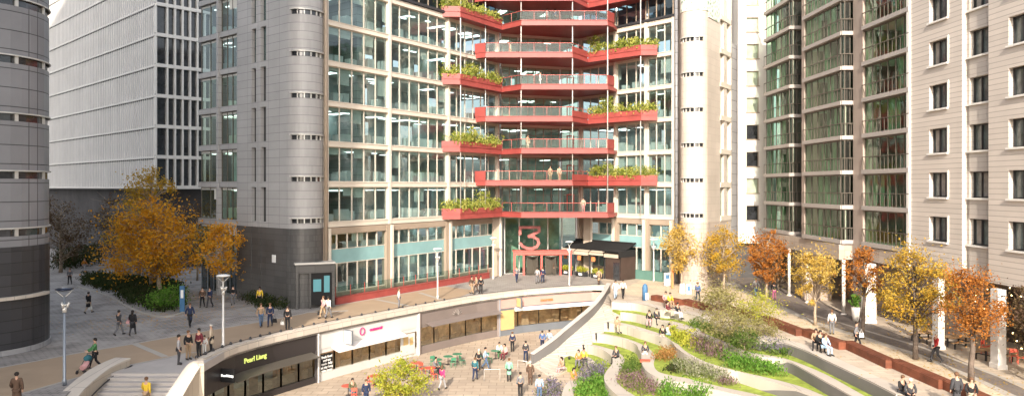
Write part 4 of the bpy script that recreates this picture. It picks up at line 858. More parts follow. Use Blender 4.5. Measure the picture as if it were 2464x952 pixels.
def tree(px, py, ztop, zc0, rad, lm, label, n=5000, size=.12, seed=1, bark='palebark', cat='tree', group=None, loc=None, clusters=34, sig=.34, trunk=.11, name='autumn_tree', base=0, lean=0, stretch=1.0, twigs=True):
    if group == grp: rad *= 1.1; n = int(n*.95); clusters = int(clusters*1.35); sig *= .85
    x, y = loc if loc else gp(px, py, base); r = empty(name, (x, y, base), label, cat, group); rng = random.Random(seed)
    cz = (zc0+ztop)/2-base; rz = (ztop-zc0)/2; cl = []; g = MB()
    H1 = cz+rz*.55; pts = [(0,0,0)]
    for k in range(1, 7): pts.append((rng.uniform(-.08,.08)*k*.5+lean*k/6, rng.uniform(-.08,.08)*k*.5, H1*k/6))
    g.tube(pts, [trunk*1.25, trunk, trunk*.9, trunk*.75, trunk*.6, trunk*.4, trunk*.15], 8)
    for k in range(clusters):
        while True:
            q = Vector((rng.uniform(-1,1), rng.uniform(-1,1), rng.uniform(-1,1)))
            if .35 < q.length < 1: break
        wz = 1-.35*max(0, q.z)                       # narrower toward the top
        c = (q.x*rad*wz*rng.uniform(.75,1.12)+lean, q.y*rad*wz, cz+q.z*rz*rng.uniform(.8,1.05)); cl.append((c, sig*rng.choice((.45,.7,1.0,1.5))*rad/1.9))
        zs = min(max(zc0-base+.1, c[2]-rng.uniform(.8, 1.8)), H1*.95); f = zs/H1*6; j = min(int(f), 5); st = Vector(pts[j]).lerp(Vector(pts[j+1]), f-j); e = Vector(c)
        mid = st.lerp(e, .55)+Vector((0,0,.15)); g.tube([st, mid, e], [trunk*.32, trunk*.2, trunk*.06], 5)
        if twigs:
            for _ in range(4):
                d = Vector((rng.gauss(0,1), rng.gauss(0,1), rng.gauss(.3,.7)))*.38*rad/1.8; m2 = mid.lerp(e, rng.random()); g.tube([m2, m2+d], [trunk*.08, trunk*.03], 4)
    t = g.build('trunk', M[bark], None, uv=False); t.parent = r
    V, Fc = leafcloud(cl, int(n*.78), size, rng, .85); meshobj('crown', V, Fc, LM[lm] if isinstance(lm, str) else lm, r); return r
grp = 'autumn trees along the promenade'
tree(1640,694, 6.9, 2.0, 2.3, 'yellow', 'pale yellow tree behind the white notice boards', 6600, .11, 11, group=grp, clusters=40)
tree(1742,706, 7.2, 1.9, 2.2, 'gold', 'bright gold tree with pale trunk below the stone tower', 6600, .11, 12, group=grp, clusters=38)
tree(1845,724, 7.0, 2.0, 1.9, 'rust', 'rusty red tree in front of the white tower', 6000, .11, 13, group=grp, clusters=36)
tree(1962,782, 6.3, 1.7, 1.9, 'yellow', 'yellow tree in front of the round arcade columns', 6500, .095, 14, group=grp, clusters=34)
tree(2075,814, 7.0, 2.9, 1.25, 'rust', 'slim rust brown tree with dark trunk beside the broad white pillar', 4200, .09, 15, 'bark', group=grp, clusters=26, trunk=.14)
tree(2203,864, 7.2, 2.2, 2.5, 'gold', 'widest gold tree at the corner of the striped block', 11000, .085, 16, 'bark', group=grp, clusters=52, trunk=.15)
tree(2337,918, 6.5, 2.4, 1.75, 'rust', 'orange tree with dark trunk nearest the picnic tables', 7500, .078, 17, 'bark', group=grp, clusters=34, trunk=.15)
tree(2470,930, 6.0, .8, 1.7, 'brown', 'dark leafy tree hung with small lights at the right edge', 5200, .09, 18, 'bark', loc=(29.2,41.0), clusters=34)
tree(1905,690, 4.6, .4, 1.9, 'brown', 'dark bushy tree behind the rusty red tree', 3600, .12, 19, loc=(28.6,78.5), clusters=26)
tree(1700,650, 5.2, .5, 2.2, 'brown', 'bare brownish tree behind the two yellow trees', 2600, .12, 20, loc=(24.5,90), clusters=26)
# left side
tree(385,712, 9.7, 1.7, 4.7, 'orange', 'great spreading orange tree in the middle of the planting bed', 15000, .16, 21, clusters=120, trunk=.22, sig=.30, lean=-.5)
tree(352,690, 13.6, 7.5, 2.6, 'gold', 'tall thin olive gold tree rising behind the great orange one', 3400, .14, 22, clusters=40, trunk=.17, loc=(-38.5,78))
tree(552,702, 7.6, 2.6, 2.2, 'orange', 'smaller orange tree against the granite wing', 4200, .14, 23, clusters=40, loc=(-27.5,69.5))
tree(150,640, 10.5, 1.2, 3.6, 'brown', 'bare brown tree beside the dark rounded tower', 4200, .14, 24, clusters=50, loc=(-58,94), trunk=.2)
tree(230,640, 10.2, 1.2, 3.8, 'brown', 'bare brown tree left of the great orange one', 4600, .14, 25, clusters=56, loc=(-50,93), trunk=.2)
tree(300,640, 9.2, 2.0, 3.0, 'gold', 'sparse yellowing tree behind the left of the great orange one', 2200, .14, 26, clusters=40, loc=(-46,88))
tree(430,640, 9.5, 1.5, 3.4, 'brown', 'bare brown tree between the great orange tree and the granite wing', 3800, .14, 27, clusters=46, loc=(-37,86))
tree(490,660, 7.5, 1.5, 2.6, 'olive', 'dull olive tree close to the glass of the granite wing', 2800, .13, 28, clusters=34, loc=(-32.3,78))
tree(960,950, -.9, -3.9, 1.75, 'lime', 'lime green young tree on the lower plaza by the red tables', 5600, .10, 29, clusters=40, base=ZL, loc=gp(962,985,ZL), trunk=.07, name='young_tree')
# shrubs of the terraces
def shrub(p, z, h, rad, lm, label, n, seed, size=.09, group=None):
    return tree(0, 0, z+h, z+h*.22, rad, lm, label, n, size, seed, 'palebark', 'shrub', group, loc=p, clusters=34, sig=.5, trunk=.04, name='shrub', base=z)
shrub(gp(*Z2((330,330)), -.73), -.73, 3.5, 2.0, 'olive', 'olive multi-stem shrub in front of the rusty benches', 3600, 41, .09)
shrub(gp(*Z2((420,520)), -.73), -.73, 2.8, 2.4, 'olive', 'broad olive brown shrub in the middle of the upper terrace bed', 4600, 42, .08)
shrub(gp(*Z2((670,400)), -.73), -.73, 3.2, 1.7, 'lime', 'lime tinted multi-stem shrub between two rusty benches', 3000, 43, .08)
shrub(gp(*Z2((700,500)), -.73), -.73, 2.1, 1.4, 'olive', 'small olive shrub above the seated person in yellow', 2600, 44, .07)
shrub(gp(*Z2((560,560)), -.73), -.73, 1.5, 1.1, 'green', 'dark green shrub at the edge of the upper terrace bed', 3000, 45, .07)
def tufts(name, poly, z, h, n, size, lm, label, cat, seed, sp=.22, up_=.7):
    "ground cover: leaves in tufts scattered over a polygon"
    rng = random.Random(seed); xs = [p[0] for p in poly]; ys = [p[1] for p in poly]; V = []; Fc = []
    def ins(x, y):
        c = False
        for i in range(len(poly)):
            a, b = poly[i], poly[i-1]
            if (a[1] > y) != (b[1] > y) and x < (b[0]-a[0])*(y-a[1])/(b[1]-a[1])+a[0]: c = not c
        return c
    area = abs(sum(poly[i-1][0]*poly[i][1]-poly[i][0]*poly[i-1][1] for i in range(len(poly))))/2; T = max(4, int(area*n*1.5)); h = h*1.2; k = 0; tries = 0
    while k < T and tries < T*30:
        tries += 1; x, y = rng.uniform(min(xs), max(xs)), rng.uniform(min(ys), max(ys))
        if not ins(x, y): continue
        k += 1; hh = h*rng.uniform(.45, 1.15)
        for _ in range(22):
            q = Vector((x+rng.gauss(0, sp), y+rng.gauss(0, sp), z+hh*rng.random()**.7)); s = size*rng.uniform(.6, 1.4)
            a = Vector((rng.gauss(0,.5), rng.gauss(0,.5), up_+rng.random()*.5)).normalized(); b = a.cross(Vector((rng.gauss(0,1), rng.gauss(0,1), 0.1))).normalized()
            i = len(V); V += [tuple(q-a*s), tuple(q+b*s*.45), tuple(q+a*s), tuple(q-b*s*.45)]; Fc.append((i,i+1,i+2,i+3))
    o = meshobj(name, V, Fc, LM[lm], None); tag(o, label, cat, kind='stuff'); return o
def zz(l, z, f=Z1): return [gp(*f(p), z) for p in l]
tufts('flower_bed', zz([(590,740),(720,705),(790,735),(775,800),(640,850),(560,860)], ZT[5]), ZT[5], .75, 5, .09, 'lavender', 'lavender bed below the fourth seat wall', 'flower bed', 51)
tufts('flower_bed', zz([(560,870),(770,800),(800,880),(870,960),(700,1010),(540,960)], ZT[5]), ZT[5], .6, 5, .10, 'bright', 'bright green leafy bed beside the pale curved seat at the bottom', 'plants', 52)
tufts('flower_bed', zz([(260,900),(300,860),(400,880),(400,990),(180,990)], ZL), ZL, .8, 5, .09, 'lavender', 'lavender bed on the lower plaza at the bottom of the ramp', 'flower bed', 53)
tufts('flower_bed', zz([(965,665),(1060,640),(1100,700),(1130,750),(1000,770),(915,740)], ZT[4]), ZT[4], .55, 5, .08, 'green', 'green and russet bed inside the curl of the fourth seat wall', 'plants', 54)
tufts('flower_bed', zz([(915,775),(1130,765),(1240,830),(1330,865),(1280,930),(1120,960),(990,900),(920,840)], ZT[4]), ZT[4], .5, 6, .075, 'flower', 'pink and purple flower bed behind the pale S-shaped seat wall', 'flower bed', 55)
tufts('flower_bed', zz([(1330,890),(1480,870),(1640,915),(1780,960),(1700,1010),(1300,1010),(1270,950)], ZT[4]), ZT[4], .7, 5, .10, 'bright', 'bright green planting at the lower middle edge', 'plants', 56)
tufts('flower_bed', zz([(1245,590),(1335,555),(1405,590),(1420,640),(1320,655),(1240,660)], ZT[3]), ZT[3], .6, 6, .08, 'autumn', 'russet autumn bed beside the lawn of the third terrace', 'plants', 57)
tufts('flower_bed', zz([(1300,745),(1380,700),(1420,640),(1480,655),(1430,760)], ZT[3]), ZT[3], .3, 5, .08, 'darkgreen', 'low dark green cover in the hollow of the third terrace', 'plants', 58)
tufts('flower_bed', zz([(1390,690),(1490,665),(1610,700),(1740,750),(1850,800),(1850,850),(1700,820),(1520,785),(1400,760)], ZT[3]), ZT[3], .75, 6, .08, 'whiteflower', 'white flowering shrubs in a long row behind the seated person in black', 'plants', 59)
tufts('flower_bed', zz([(260,810),(420,800),(490,850),(470,880),(330,850)], ZT[3], Z2), ZT[3], .45, 6, .07, 'flower', 'dusty pink flower patch at the end of the white flowering row', 'flower bed', 60)
tufts('flower_bed', zz([(1360,400),(1450,385),(1560,430),(1600,500),(1540,560),(1460,500),(1400,450)], ZT[2]), ZT[2], .75, 5, .10, 'lime', 'yellow green bed behind the two people on the second seat wall', 'plants', 61)
tufts('flower_bed', zz([(1570,440),(1700,480),(1830,550),(1850,650),(1700,640),(1600,590),(1550,540)], ZT[2]), ZT[2], .75, 6, .08, 'flower', 'purple and brown flower bed of the second terrace', 'flower bed', 62)
tufts('flower_bed', zz([(370,620),(560,620),(700,680),(880,720),(930,770),(860,800),(620,760),(400,710)], ZT[2], Z2), ZT[2], .65, 6, .09, 'bright', 'bright green leafy bed below the seated person in yellow', 'plants', 63)
tufts('flower_bed', zz([(560,480),(700,480),(880,530),(930,570),(880,590),(720,570),(600,555)], ZT[1], Z2), ZT[1], .8, 5, .08, 'lavender', 'blue lavender bed behind the seated person in yellow', 'flower bed', 64)
tufts('flower_bed', zz([(60,325),(230,330),(420,400),(560,450),(600,545),(400,480),(200,395),(80,345)], ZT[1], Z2), ZT[1], .6, 6, .09, 'green', 'green ground cover under the olive shrubs', 'plants', 65)
tufts('flower_bed', zz([(760,570),(900,560),(960,590),(900,618),(780,590)], ZT[1], Z2), ZT[1], .5, 6, .09, 'green', 'green tufts where the upper lawn strip begins again', 'plants', 66)
# left planting bed
bedp = [gp(*p) for p in ((205,668),(280,668),(400,680),(440,700),(438,735),(400,752),(330,738),(270,705),(200,684))]
tufts('planting_bed', bedp, 0, .75, 3.2, .13, 'darkgreen', 'long dark green and brown planting bed under the great orange tree', 'plants', 71, .35)
shrub(gp(402,745), 0, 1.9, 1.5, 'bright', 'bright light green bush beside the blue banner', 3000, 46, .10)
tufts('planting_bed', [gp(*p) for p in ((580,722),(600,712),(700,738),(690,748),(620,742))], 0, .9, 4, .1, 'darkgreen', 'narrow green bed along the foot of the granite wing', 'plants', 72)
tufts('planting_bed', [gp(*p) for p in ((128,640),(235,628),(240,640),(140,652))], 0, 2.2, 2.2, .16, 'darkgreen', 'dark hedge in front of the bare brown trees', 'hedge', 73, .5)
g = MB(); ks = spline([gp(*p)+(0,) for p in ((190,690),(262,712),(330,748),(400,762),(455,745))], 5); ks = [p[:2] for p in ks]; g.prism(ks+inset(ks, -.25)[::-1], 0, .12); tag(g.build('bed_kerb', M['kerb']), kind='structure')
# planting on the balconies
for k, zb, pts in beds:
    if k > 6: continue
    poly = pts + [p for p in inset(pts, 1.05)[::-1]]
    tufts('balcony_planting', poly, zb+.85, 1.15, 8, .13, 'planter', f'leafy planting spilling over the {ordn[k]} red balcony', 'plants', 80+k, .24, .5)
for k, x, y, zz_ in ((0,-3.4,87.0,8.6),(1,11.0,88.8,12.4),(2,-5.0,84.8,16.1),(3,11.6,88.3,20.0),(4,-4.6,85.2,23.8),(5,10.2,89.6,27.4),(6,-6.6,83.3,31.2)):
    tree(0, 0, zz_+1.9, zz_+.3, 1.0, 'planter', f'taller leafy plant among the planting of the {ordn[k]} balcony', 700, .12, 90+k, 'palebark', 'plant', None, loc=(x, y), clusters=10, sig=.4, trunk=.03, name='balcony_shrub', base=zz_-.2)
def litter(name, spots, lm, label, seed):
    rng = random.Random(seed); V = []; Fc = []
    for (x, y, r, n) in spots:
        for _ in range(n):
            q = Vector((x+rng.gauss(0, r), y+rng.gauss(0, r), .045+rng.random()*.02)); s = rng.uniform(.04, .085); t = rng.random()*6.3; a = Vector((math.cos(t), math.sin(t), rng.uniform(-.2,.2)))*s; b2_ = Vector((-a.y, a.x, rng.uniform(-.01,.02)))*.6
            i = len(V); V += [tuple(q-a), tuple(q+b2_), tuple(q+a), tuple(q-b2_)]; Fc.append((i,i+1,i+2,i+3))
    o = meshobj(name, V, Fc, LM[lm], None); tag(o, label, 'leaves', kind='stuff')
litter('fallen_leaves', [gp(px, py)+(1.9, 260) for px, py in ((1640,694),(1742,706),(1845,724),(1962,782),(2075,814),(2203,864),(2337,918))], 'gold', 'fallen yellow leaves scattered over the promenade and street', 5)
litter('fallen_leaves', [gp(px, py)+(2.8, 420) for px, py in ((385,712),(330,770),(460,760),(552,712))], 'orange', 'fallen orange leaves round the planting bed', 6)
# ---------------------------------------------------------------- rusty benches along the promenade
bl = [((1925,806),(2018,841)),((2026,836),(2131,886)),((2137,882),(2258,936)),((2264,934),(2400,998)),((1815,768),(1915,808)),((1720,744),(1800,765)),((1640,732),(1702,748)),((1566,722),(1632,735))]
bn = ['rusty box bench where three people sit','rusty box bench behind the walking person in a grey coat','rusty box bench nearest the two dark clad people in front','rusty box bench running out of the frame at the bottom','rusty box bench just before the one with three people','rusty box bench half hidden by the olive shrub','short rusty box bench right of the chatting pair','farthest rusty box bench beside the teal totem']
for i, (a, b) in enumerate(bl):
    p, q = gp(*a), gp(*b); t = empty('corten_bench', p+(0,), bn[i], 'bench', 'rusty steel benches along the promenade'); d = vn(q[0]-p[0], q[1]-p[1]); nn = (-d[1], d[0])
    if nn[0] < 0: nn = (-nn[0], -nn[1])
    g = MB(); wd_ = .75; P4_ = [p, q, (q[0]+nn[0]*wd_, q[1]+nn[1]*wd_), (p[0]+nn[0]*wd_, p[1]+nn[1]*wd_)]
    g.prism(P4_, .0, .50); g.build('seat_box', M['corten'], t)
    ins_ = [mixp(mixp(P4_[0],P4_[2],.02),P4_[0],0)]; cxx = (sum(v[0] for v in P4_)/4, sum(v[1] for v in P4_)/4)
    g = MB(); L_b = math.dist(p, q)
    for e in range(4):
        o0 = .09+.16*e; g.prism([(p[0]+nn[0]*o0+d[0]*.1,p[1]+nn[1]*o0+d[1]*.1),(q[0]+nn[0]*o0-d[0]*.1,q[1]+nn[1]*o0-d[1]*.1),(q[0]+nn[0]*(o0+.12)-d[0]*.1,q[1]+nn[1]*(o0+.12)-d[1]*.1),(p[0]+nn[0]*(o0+.12)+d[0]*.1,p[1]+nn[1]*(o0+.12)+d[1]*.1)], .503, .53)
    g.build('seat_slats', M['corten'], t)
# ---------------------------------------------------------------- picnic tables, chairs, planters, boards
def picnic(px, py, rot, label, first=None):
    x, y = gp(px, py); r = empty('picnic_table', (x, y, 0), label, 'picnic table', 'timber picnic tables'); r.rotation_euler = (0,0,R(rot))
    if first:
        for ch in first.children: c = ch.copy(); COL.objects.link(c); c.parent = r
        return r
    for nm, bx in (('tabletop', [(-1,1,-.40+.16*i,-.27+.16*i,.72,.76) for i in range(5)]), ('bench', [(-1,1,-.85,-.6,.43,.47)]), ('bench', [(-1,1,.6,.85,.43,.47)]), ('leg_frame', [(-.75,-.68,-.8,.8,.37,.43),(-.75,-.68,-.06,.06,0,.72),(-.75,-.68,-.7,-.62,0,.4),(-.75,-.68,.62,.7,0,.4)]), ('leg_frame', [(.68,.75,-.8,.8,.37,.43),(.68,.75,-.06,.06,0,.72),(.68,.75,-.7,-.62,0,.4),(.68,.75,.62,.7,0,.4)])):
        g = MB()
        for b in bx: g.box(*b)
        o = g.build(nm, M['timber'] if nm != 'leg_frame' else M['dark'], None); o.parent = r
    return r
pt = picnic(2232, 822, 15, 'timber picnic table farthest along the arcade'); picnic(2302, 834, 10, 'timber picnic table behind the orange tree trunk', pt); picnic(2392, 866, 20, 'timber picnic table nearest the right edge', pt)
def chair(p, z, rot, m, label, group, first=None):
    r = empty('chair', (p[0], p[1], z), label, 'chair', group); r.rotation_euler = (0,0,R(rot))
    if first:
        for ch in first.children: c = ch.copy(); COL.objects.link(c); c.parent = r
        return r
    parts = [('seat', [(-.21,.21,-.21,.21,.43,.46)]), ('backrest', [(-.21,.21,.19,.22,.6,.85)])] + [('leg', [(x-.015,x+.015,y-.015,y+.015,0,.43 if y < 0 else .85)]) for x in (-.19,.19) for y in (-.19,.19)]
    for nm, bx in parts:
        g = MB()
        for b in bx: g.box(*b)
        o = g.build(nm, m, None); o.parent = r
    return r
rc = chair(gp(2372,850), 0, 30, M['redp'], 'red metal chair left of the nearest picnic table', 'red chairs by the picnic tables'); chair(gp(2386,848), 0, 200, M['redp'], 'red metal chair tucked behind the nearest picnic table', 'red chairs by the picnic tables', rc); chair(gp(2440,872), 0, -20, M['redp'], 'red metal chair right of the nearest picnic table', 'red chairs by the picnic tables', rc); chair(gp(2458,876), 0, 60, M['redp'], 'red metal chair at the right edge', 'red chairs by the picnic tables', rc)
def rtable(px, py, m, label, first=None, r_=.42):
    p = gp(px, py, ZL); r = empty('cafe_table', (p[0], p[1], ZL), label, 'table', 'round tables on the lower plaza')
    g = MB(); g.lathe([(r_,.70),(r_,.73)], (0,0,0), 18); o = g.build('tabletop', m, None); o.parent = r
    g = MB(); g.tube([(0,0,.02),(0,0,.7)], .03, 8); g.lathe([(.22,0),(.2,.03)], (0,0,0), 14); o = g.build('leg', M['dark'], None); o.parent = r
for i, (px, py, c) in enumerate(((1052,884,'green'),(1078,876,'green'),(1100,870,'green'),(1192,862,'green'),(1002,892,'redp'),(1034,905,'redp'),(905,925,'redp'),(838,950,'redp'),(985,902,'redp'))):
    rtable(px, py, M[c], ['nearest green round table before the taupe shop','middle green round table before the taupe shop','far green round table before the taupe shop','green round table with a white clad person seated','red round table behind the young tree','red round table between young tree and magenta jacket','red round table left of the young tree','red round table at the bottom beside the white shop','red round table partly behind the young tree'][i], None, .42 if c == 'green' else .5)
gc = chair(gp(1060,892,ZL), ZL, 150, M['green'], 'green chair beside the nearest green table', 'green chairs')
for i, (px, py, rt, lb) in enumerate(((1042,880,20,'green chair left of the nearest green table'),(1090,882,200,'green chair between middle and far green tables'),(1112,878,120,'green chair right of the far green table'),(1176,872,40,'green chair left of the seated white clad person'),(1160,868,80,'green chair behind the person in pale blue'))): chair(gp(px,py,ZL), ZL, rt, M['green'], lb, 'green chairs', gc)
rch = chair(gp(1045,912,ZL), ZL, 130, M['redp'], 'red chair beside the table nearest the magenta jacket', 'red chairs of the lower plaza')
for px, py, rt, lb in ((1016,898,40,'red chair behind the young tree on the right'),(892,930,80,'red chair left of the young tree'),(852,962,10,'red chair behind the seated person in yellow green')): chair(gp(px,py,ZL), ZL, rt, M['redp'], lb, 'red chairs of the lower plaza', rch)
# low metal hoops on the lower plaza
for a, b, lb in (((1165,916),(1203,916),'low pale metal hoop in the middle of the lower plaza'),((1246,893),(1268,896),'low pale metal hoop beside the crowd at the foot of the ramp')):
    p, q = gp(*a, ZL), gp(*b, ZL); g = MB(); g.tube([p+(ZL,), p+(ZL+.95,), q+(ZL+.95,), q+(ZL,)], .03, 8); tag(g.build('metal_hoop', M['steel']), lb, 'hoop')
# urn planter
p = gp(2059, 772); t = empty('urn_planter', p+(0,), 'tall white urn planter with a bright green plant in the arcade', 'planter'); g = MB(); g.lathe([(.22,0),(.30,.5),(.36,1.1),(.34,1.15)], p+(0,), 14); g.build('urn', M['whiterender'], t)
cl = [((0,0,1.5),.2),((0,.05,1.9),.17)]; V, Fc = leafcloud(cl, 260, .12, random.Random(5)); meshobj('plant', V, Fc, LM['bright'], t)
# notice boards, banner, totem
for i, (px, py, w_, h_) in enumerate(((1643,706,.5,1.0),(1658,707,.5,1.0))):
    x, y = gp(px, py); t = empty('notice_board', (x,y,0), ['left of two white notice boards beside the person in blue','right of two white notice boards beside the person in blue'][i], 'notice board')
    g = MB(); g.hexa([(x-w_/2,y,0),(x+w_/2,y,0),(x+w_/2,y+.06,0),(x-w_/2,y+.06,0),(x-w_/2,y+.22,h_),(x+w_/2,y+.22,h_),(x+w_/2,y+.28,h_),(x-w_/2,y+.28,h_)]); g.build('front_panel', M['whiterender'], t)
    g = MB(); g.hexa([(x-w_/2,y+.5,0),(x+w_/2,y+.5,0),(x+w_/2,y+.56,0),(x-w_/2,y+.56,0),(x-w_/2,y+.29,h_),(x+w_/2,y+.29,h_),(x+w_/2,y+.33,h_),(x-w_/2,y+.33,h_)]); g.build('back_panel', M['whiterender'], t)
    if i: g = MB(); g.hexa([(x-.15,y+.05,.35),(x+.15,y+.05,.35),(x+.15,y+.07,.35),(x-.15,y+.07,.35),(x-.15,y+.15,.8),(x+.15,y+.15,.8),(x+.15,y+.17,.8),(x-.15,y+.17,.8)]); g.build('picture', M['bannerblue'], t)
def board(px, py, w_, h_, m, m2, name, label, cat, z0=0):
    x, y = gp(px, py); t = empty(name, (x,y,0), label, cat); g = MB(); g.box(x-w_/2, x+w_/2, y, y+.08, z0, h_); g.build('panel', m, t)
    if m2: g = MB(); g.box(x-w_*.28, x+w_*.28, y-.015, y-.003, h_*.55, h_*.85); g.build('picture', m2, t)
    g = MB(); g.box(x-w_/2-.02, x+w_/2+.02, y-.1, y+.18, 0, .04); g.build('foot', M['dark'], t); return t
board(1606, 688, .75, 1.5, M['whiterender'], M['bannerblue'], 'info_sign', 'white information sign with a blue picture by the green plinth', 'sign')
board(1618, 694, .22, 2.6, M['orange'], None, 'orange_post', 'slim orange banner post next to the white information sign', 'sign')
b_ = board(438, 752, .42, 2.35, M['bannerblue'], M['whitelet'], 'blue_banner', 'upright blue banner at the end of the planting bed', 'banner')
x, y = gp(1552, 722); t = empty('totem', (x,y,0), 'rounded teal totem with a white panel beside the farthest rusty bench', 'totem'); g = MB(); g.tube([(x,y,0),(x,y,1.25),(x,y,1.5),(x,y,1.62)], [.27,.27,.2,.06], 12); g.build('body', M['bannerblue'], t); g = MB(); g.box(x, x+.28, y-.29, y-.26, .1, .75); g.build('panel', M['whitelet'], t)
# little lights in the arcade foliage and festoon
t = empty('light_string', (29.5, 42, 0), 'strings of warm little bulbs hanging in the dark arcade at the right', 'fairy lights'); rg = random.Random(9)
wr = MB(); bu = MB()
for k in range(9):
    s = 4+k*1.7; pts = []
    for j in range(9):
        q = fH.p(s+j*.35, -1.6-.25*(k%3)+rg.uniform(-.2,.2), 4.5-j*.42-.3*(k%2)); pts.append(q); bu.lathe([(.015,-.05),(.05,-.02),(.05,.02),(.01,.05)], q, 6)
    wr.tube(pts, .008, 4)
wr.build('cable', M['dark'], t); bu.build('bulbs', M['lit'], t)
# ---------------------------------------------------------------- café terrace in front of the right facade
K2 = empty('cafe_pavilion', (11, 90, 0), 'black café awning on posts with a brown hut at its right end', 'pavilion')
s0, s1, sm = fR.at(1535), fR.at(1392), fR.at(1500)
g = MB(); g.fb(fR, s0, s1, .3, .6, 4.1, 4.3); q = [fR.p(s0,.4,4.2), fR.p(s1,.4,4.2), fR.p(s1,3.4,3.0), fR.p(s0,3.4,3.0)]
g.face(q); g.face([(a[0],a[1],a[2]-.05) for a in q[::-1]]); g.build('roof', M['black'], K2)
for k in range(4):
    a = s0+(s1-s0)*k/4+.1; b = s0+(s1-s0)*(k+1)/4-.1; g = MB(); g.fb(fR, a, b, 3.38, 3.5, 2.62 if k != 1 else 2.75, 3.02)
    g.face([fR.p(a,2.95,3.24),fR.p(b,2.95,3.24),fR.p(b,3.42,3.06),fR.p(a,3.42,3.06)]); g.build('awning', M['awn'] if 'awn' in M else mat('sand_awning', (.50,.42,.33), .8), K2)
for k in range(5):
    s = s0+(s1-s0)*k/4; g = MB(); g.fb(fR, s-.05, s+.05, 3.2, 3.3, 0, 3.0); g.build('post', M['dark'], K2)
hm = mat('brown_hut', (.055,.035,.028), .6, var=.3); g = MB(); g.fb(fR, s0-.1, sm, .6, 3.3, .0, 2.7); g.build('hut', hm, K2); g = MB(); g.fb(fR, s0+.1, s0+1.0, 3.3, 3.34, 0, 2.1); g.build('hut_door', M['slit'], K2); g = MB(); g.fb(fR, s0-.15, sm+.1, .6, 3.75, 3.3, 3.45); g.fb(fR, s0-.15, s0-.05, .6, 3.7, 2.7, 3.3); g.fb(fR, s0+.2, sm-.2, 3.2, 3.3, 2.75, 3.25); g.build('hut_top', M['black'], K2)
g = MB()
for k in range(3):
    s = sm+(s1-sm)*(k+.7)/3.2; g.fb(fR, s, s+.55, 3.3, 3.36, 1.95, 2.5)
g.build('hanging_panels', M['orange'], K2)
for k in range(3):
    s = sm+(s1-sm)*(k+.4)/3; p = fR.p(s, 3.6, 0); t = empty('planter_box', p, ['black planter box of pale green leaves next to the brown hut','middle black planter box of pale green leaves under the café awning','black planter box of pale green leaves beside the entrance lamp'][k], 'planter', 'planter boxes of the café')
    g = MB(); g.fb(fR, s-.75, s+.75, 3.4, 3.95, 0, .62); g.build('box', M['dark'], t); g = MB(); g.fb(fR, s-.3, s+.3, 3.955, 3.97, .2, .45); g.build('plate', M['whitelet'], t)
    V, Fc = leafcloud([((0,0,.85),.2)]+[((fR.u[0]*e,fR.u[1]*e,.85),.2) for e in (-.5,-.25,.25,.5)], 520, .11, random.Random(60+k)); meshobj('leaves', V, Fc, LM['lime'], t)
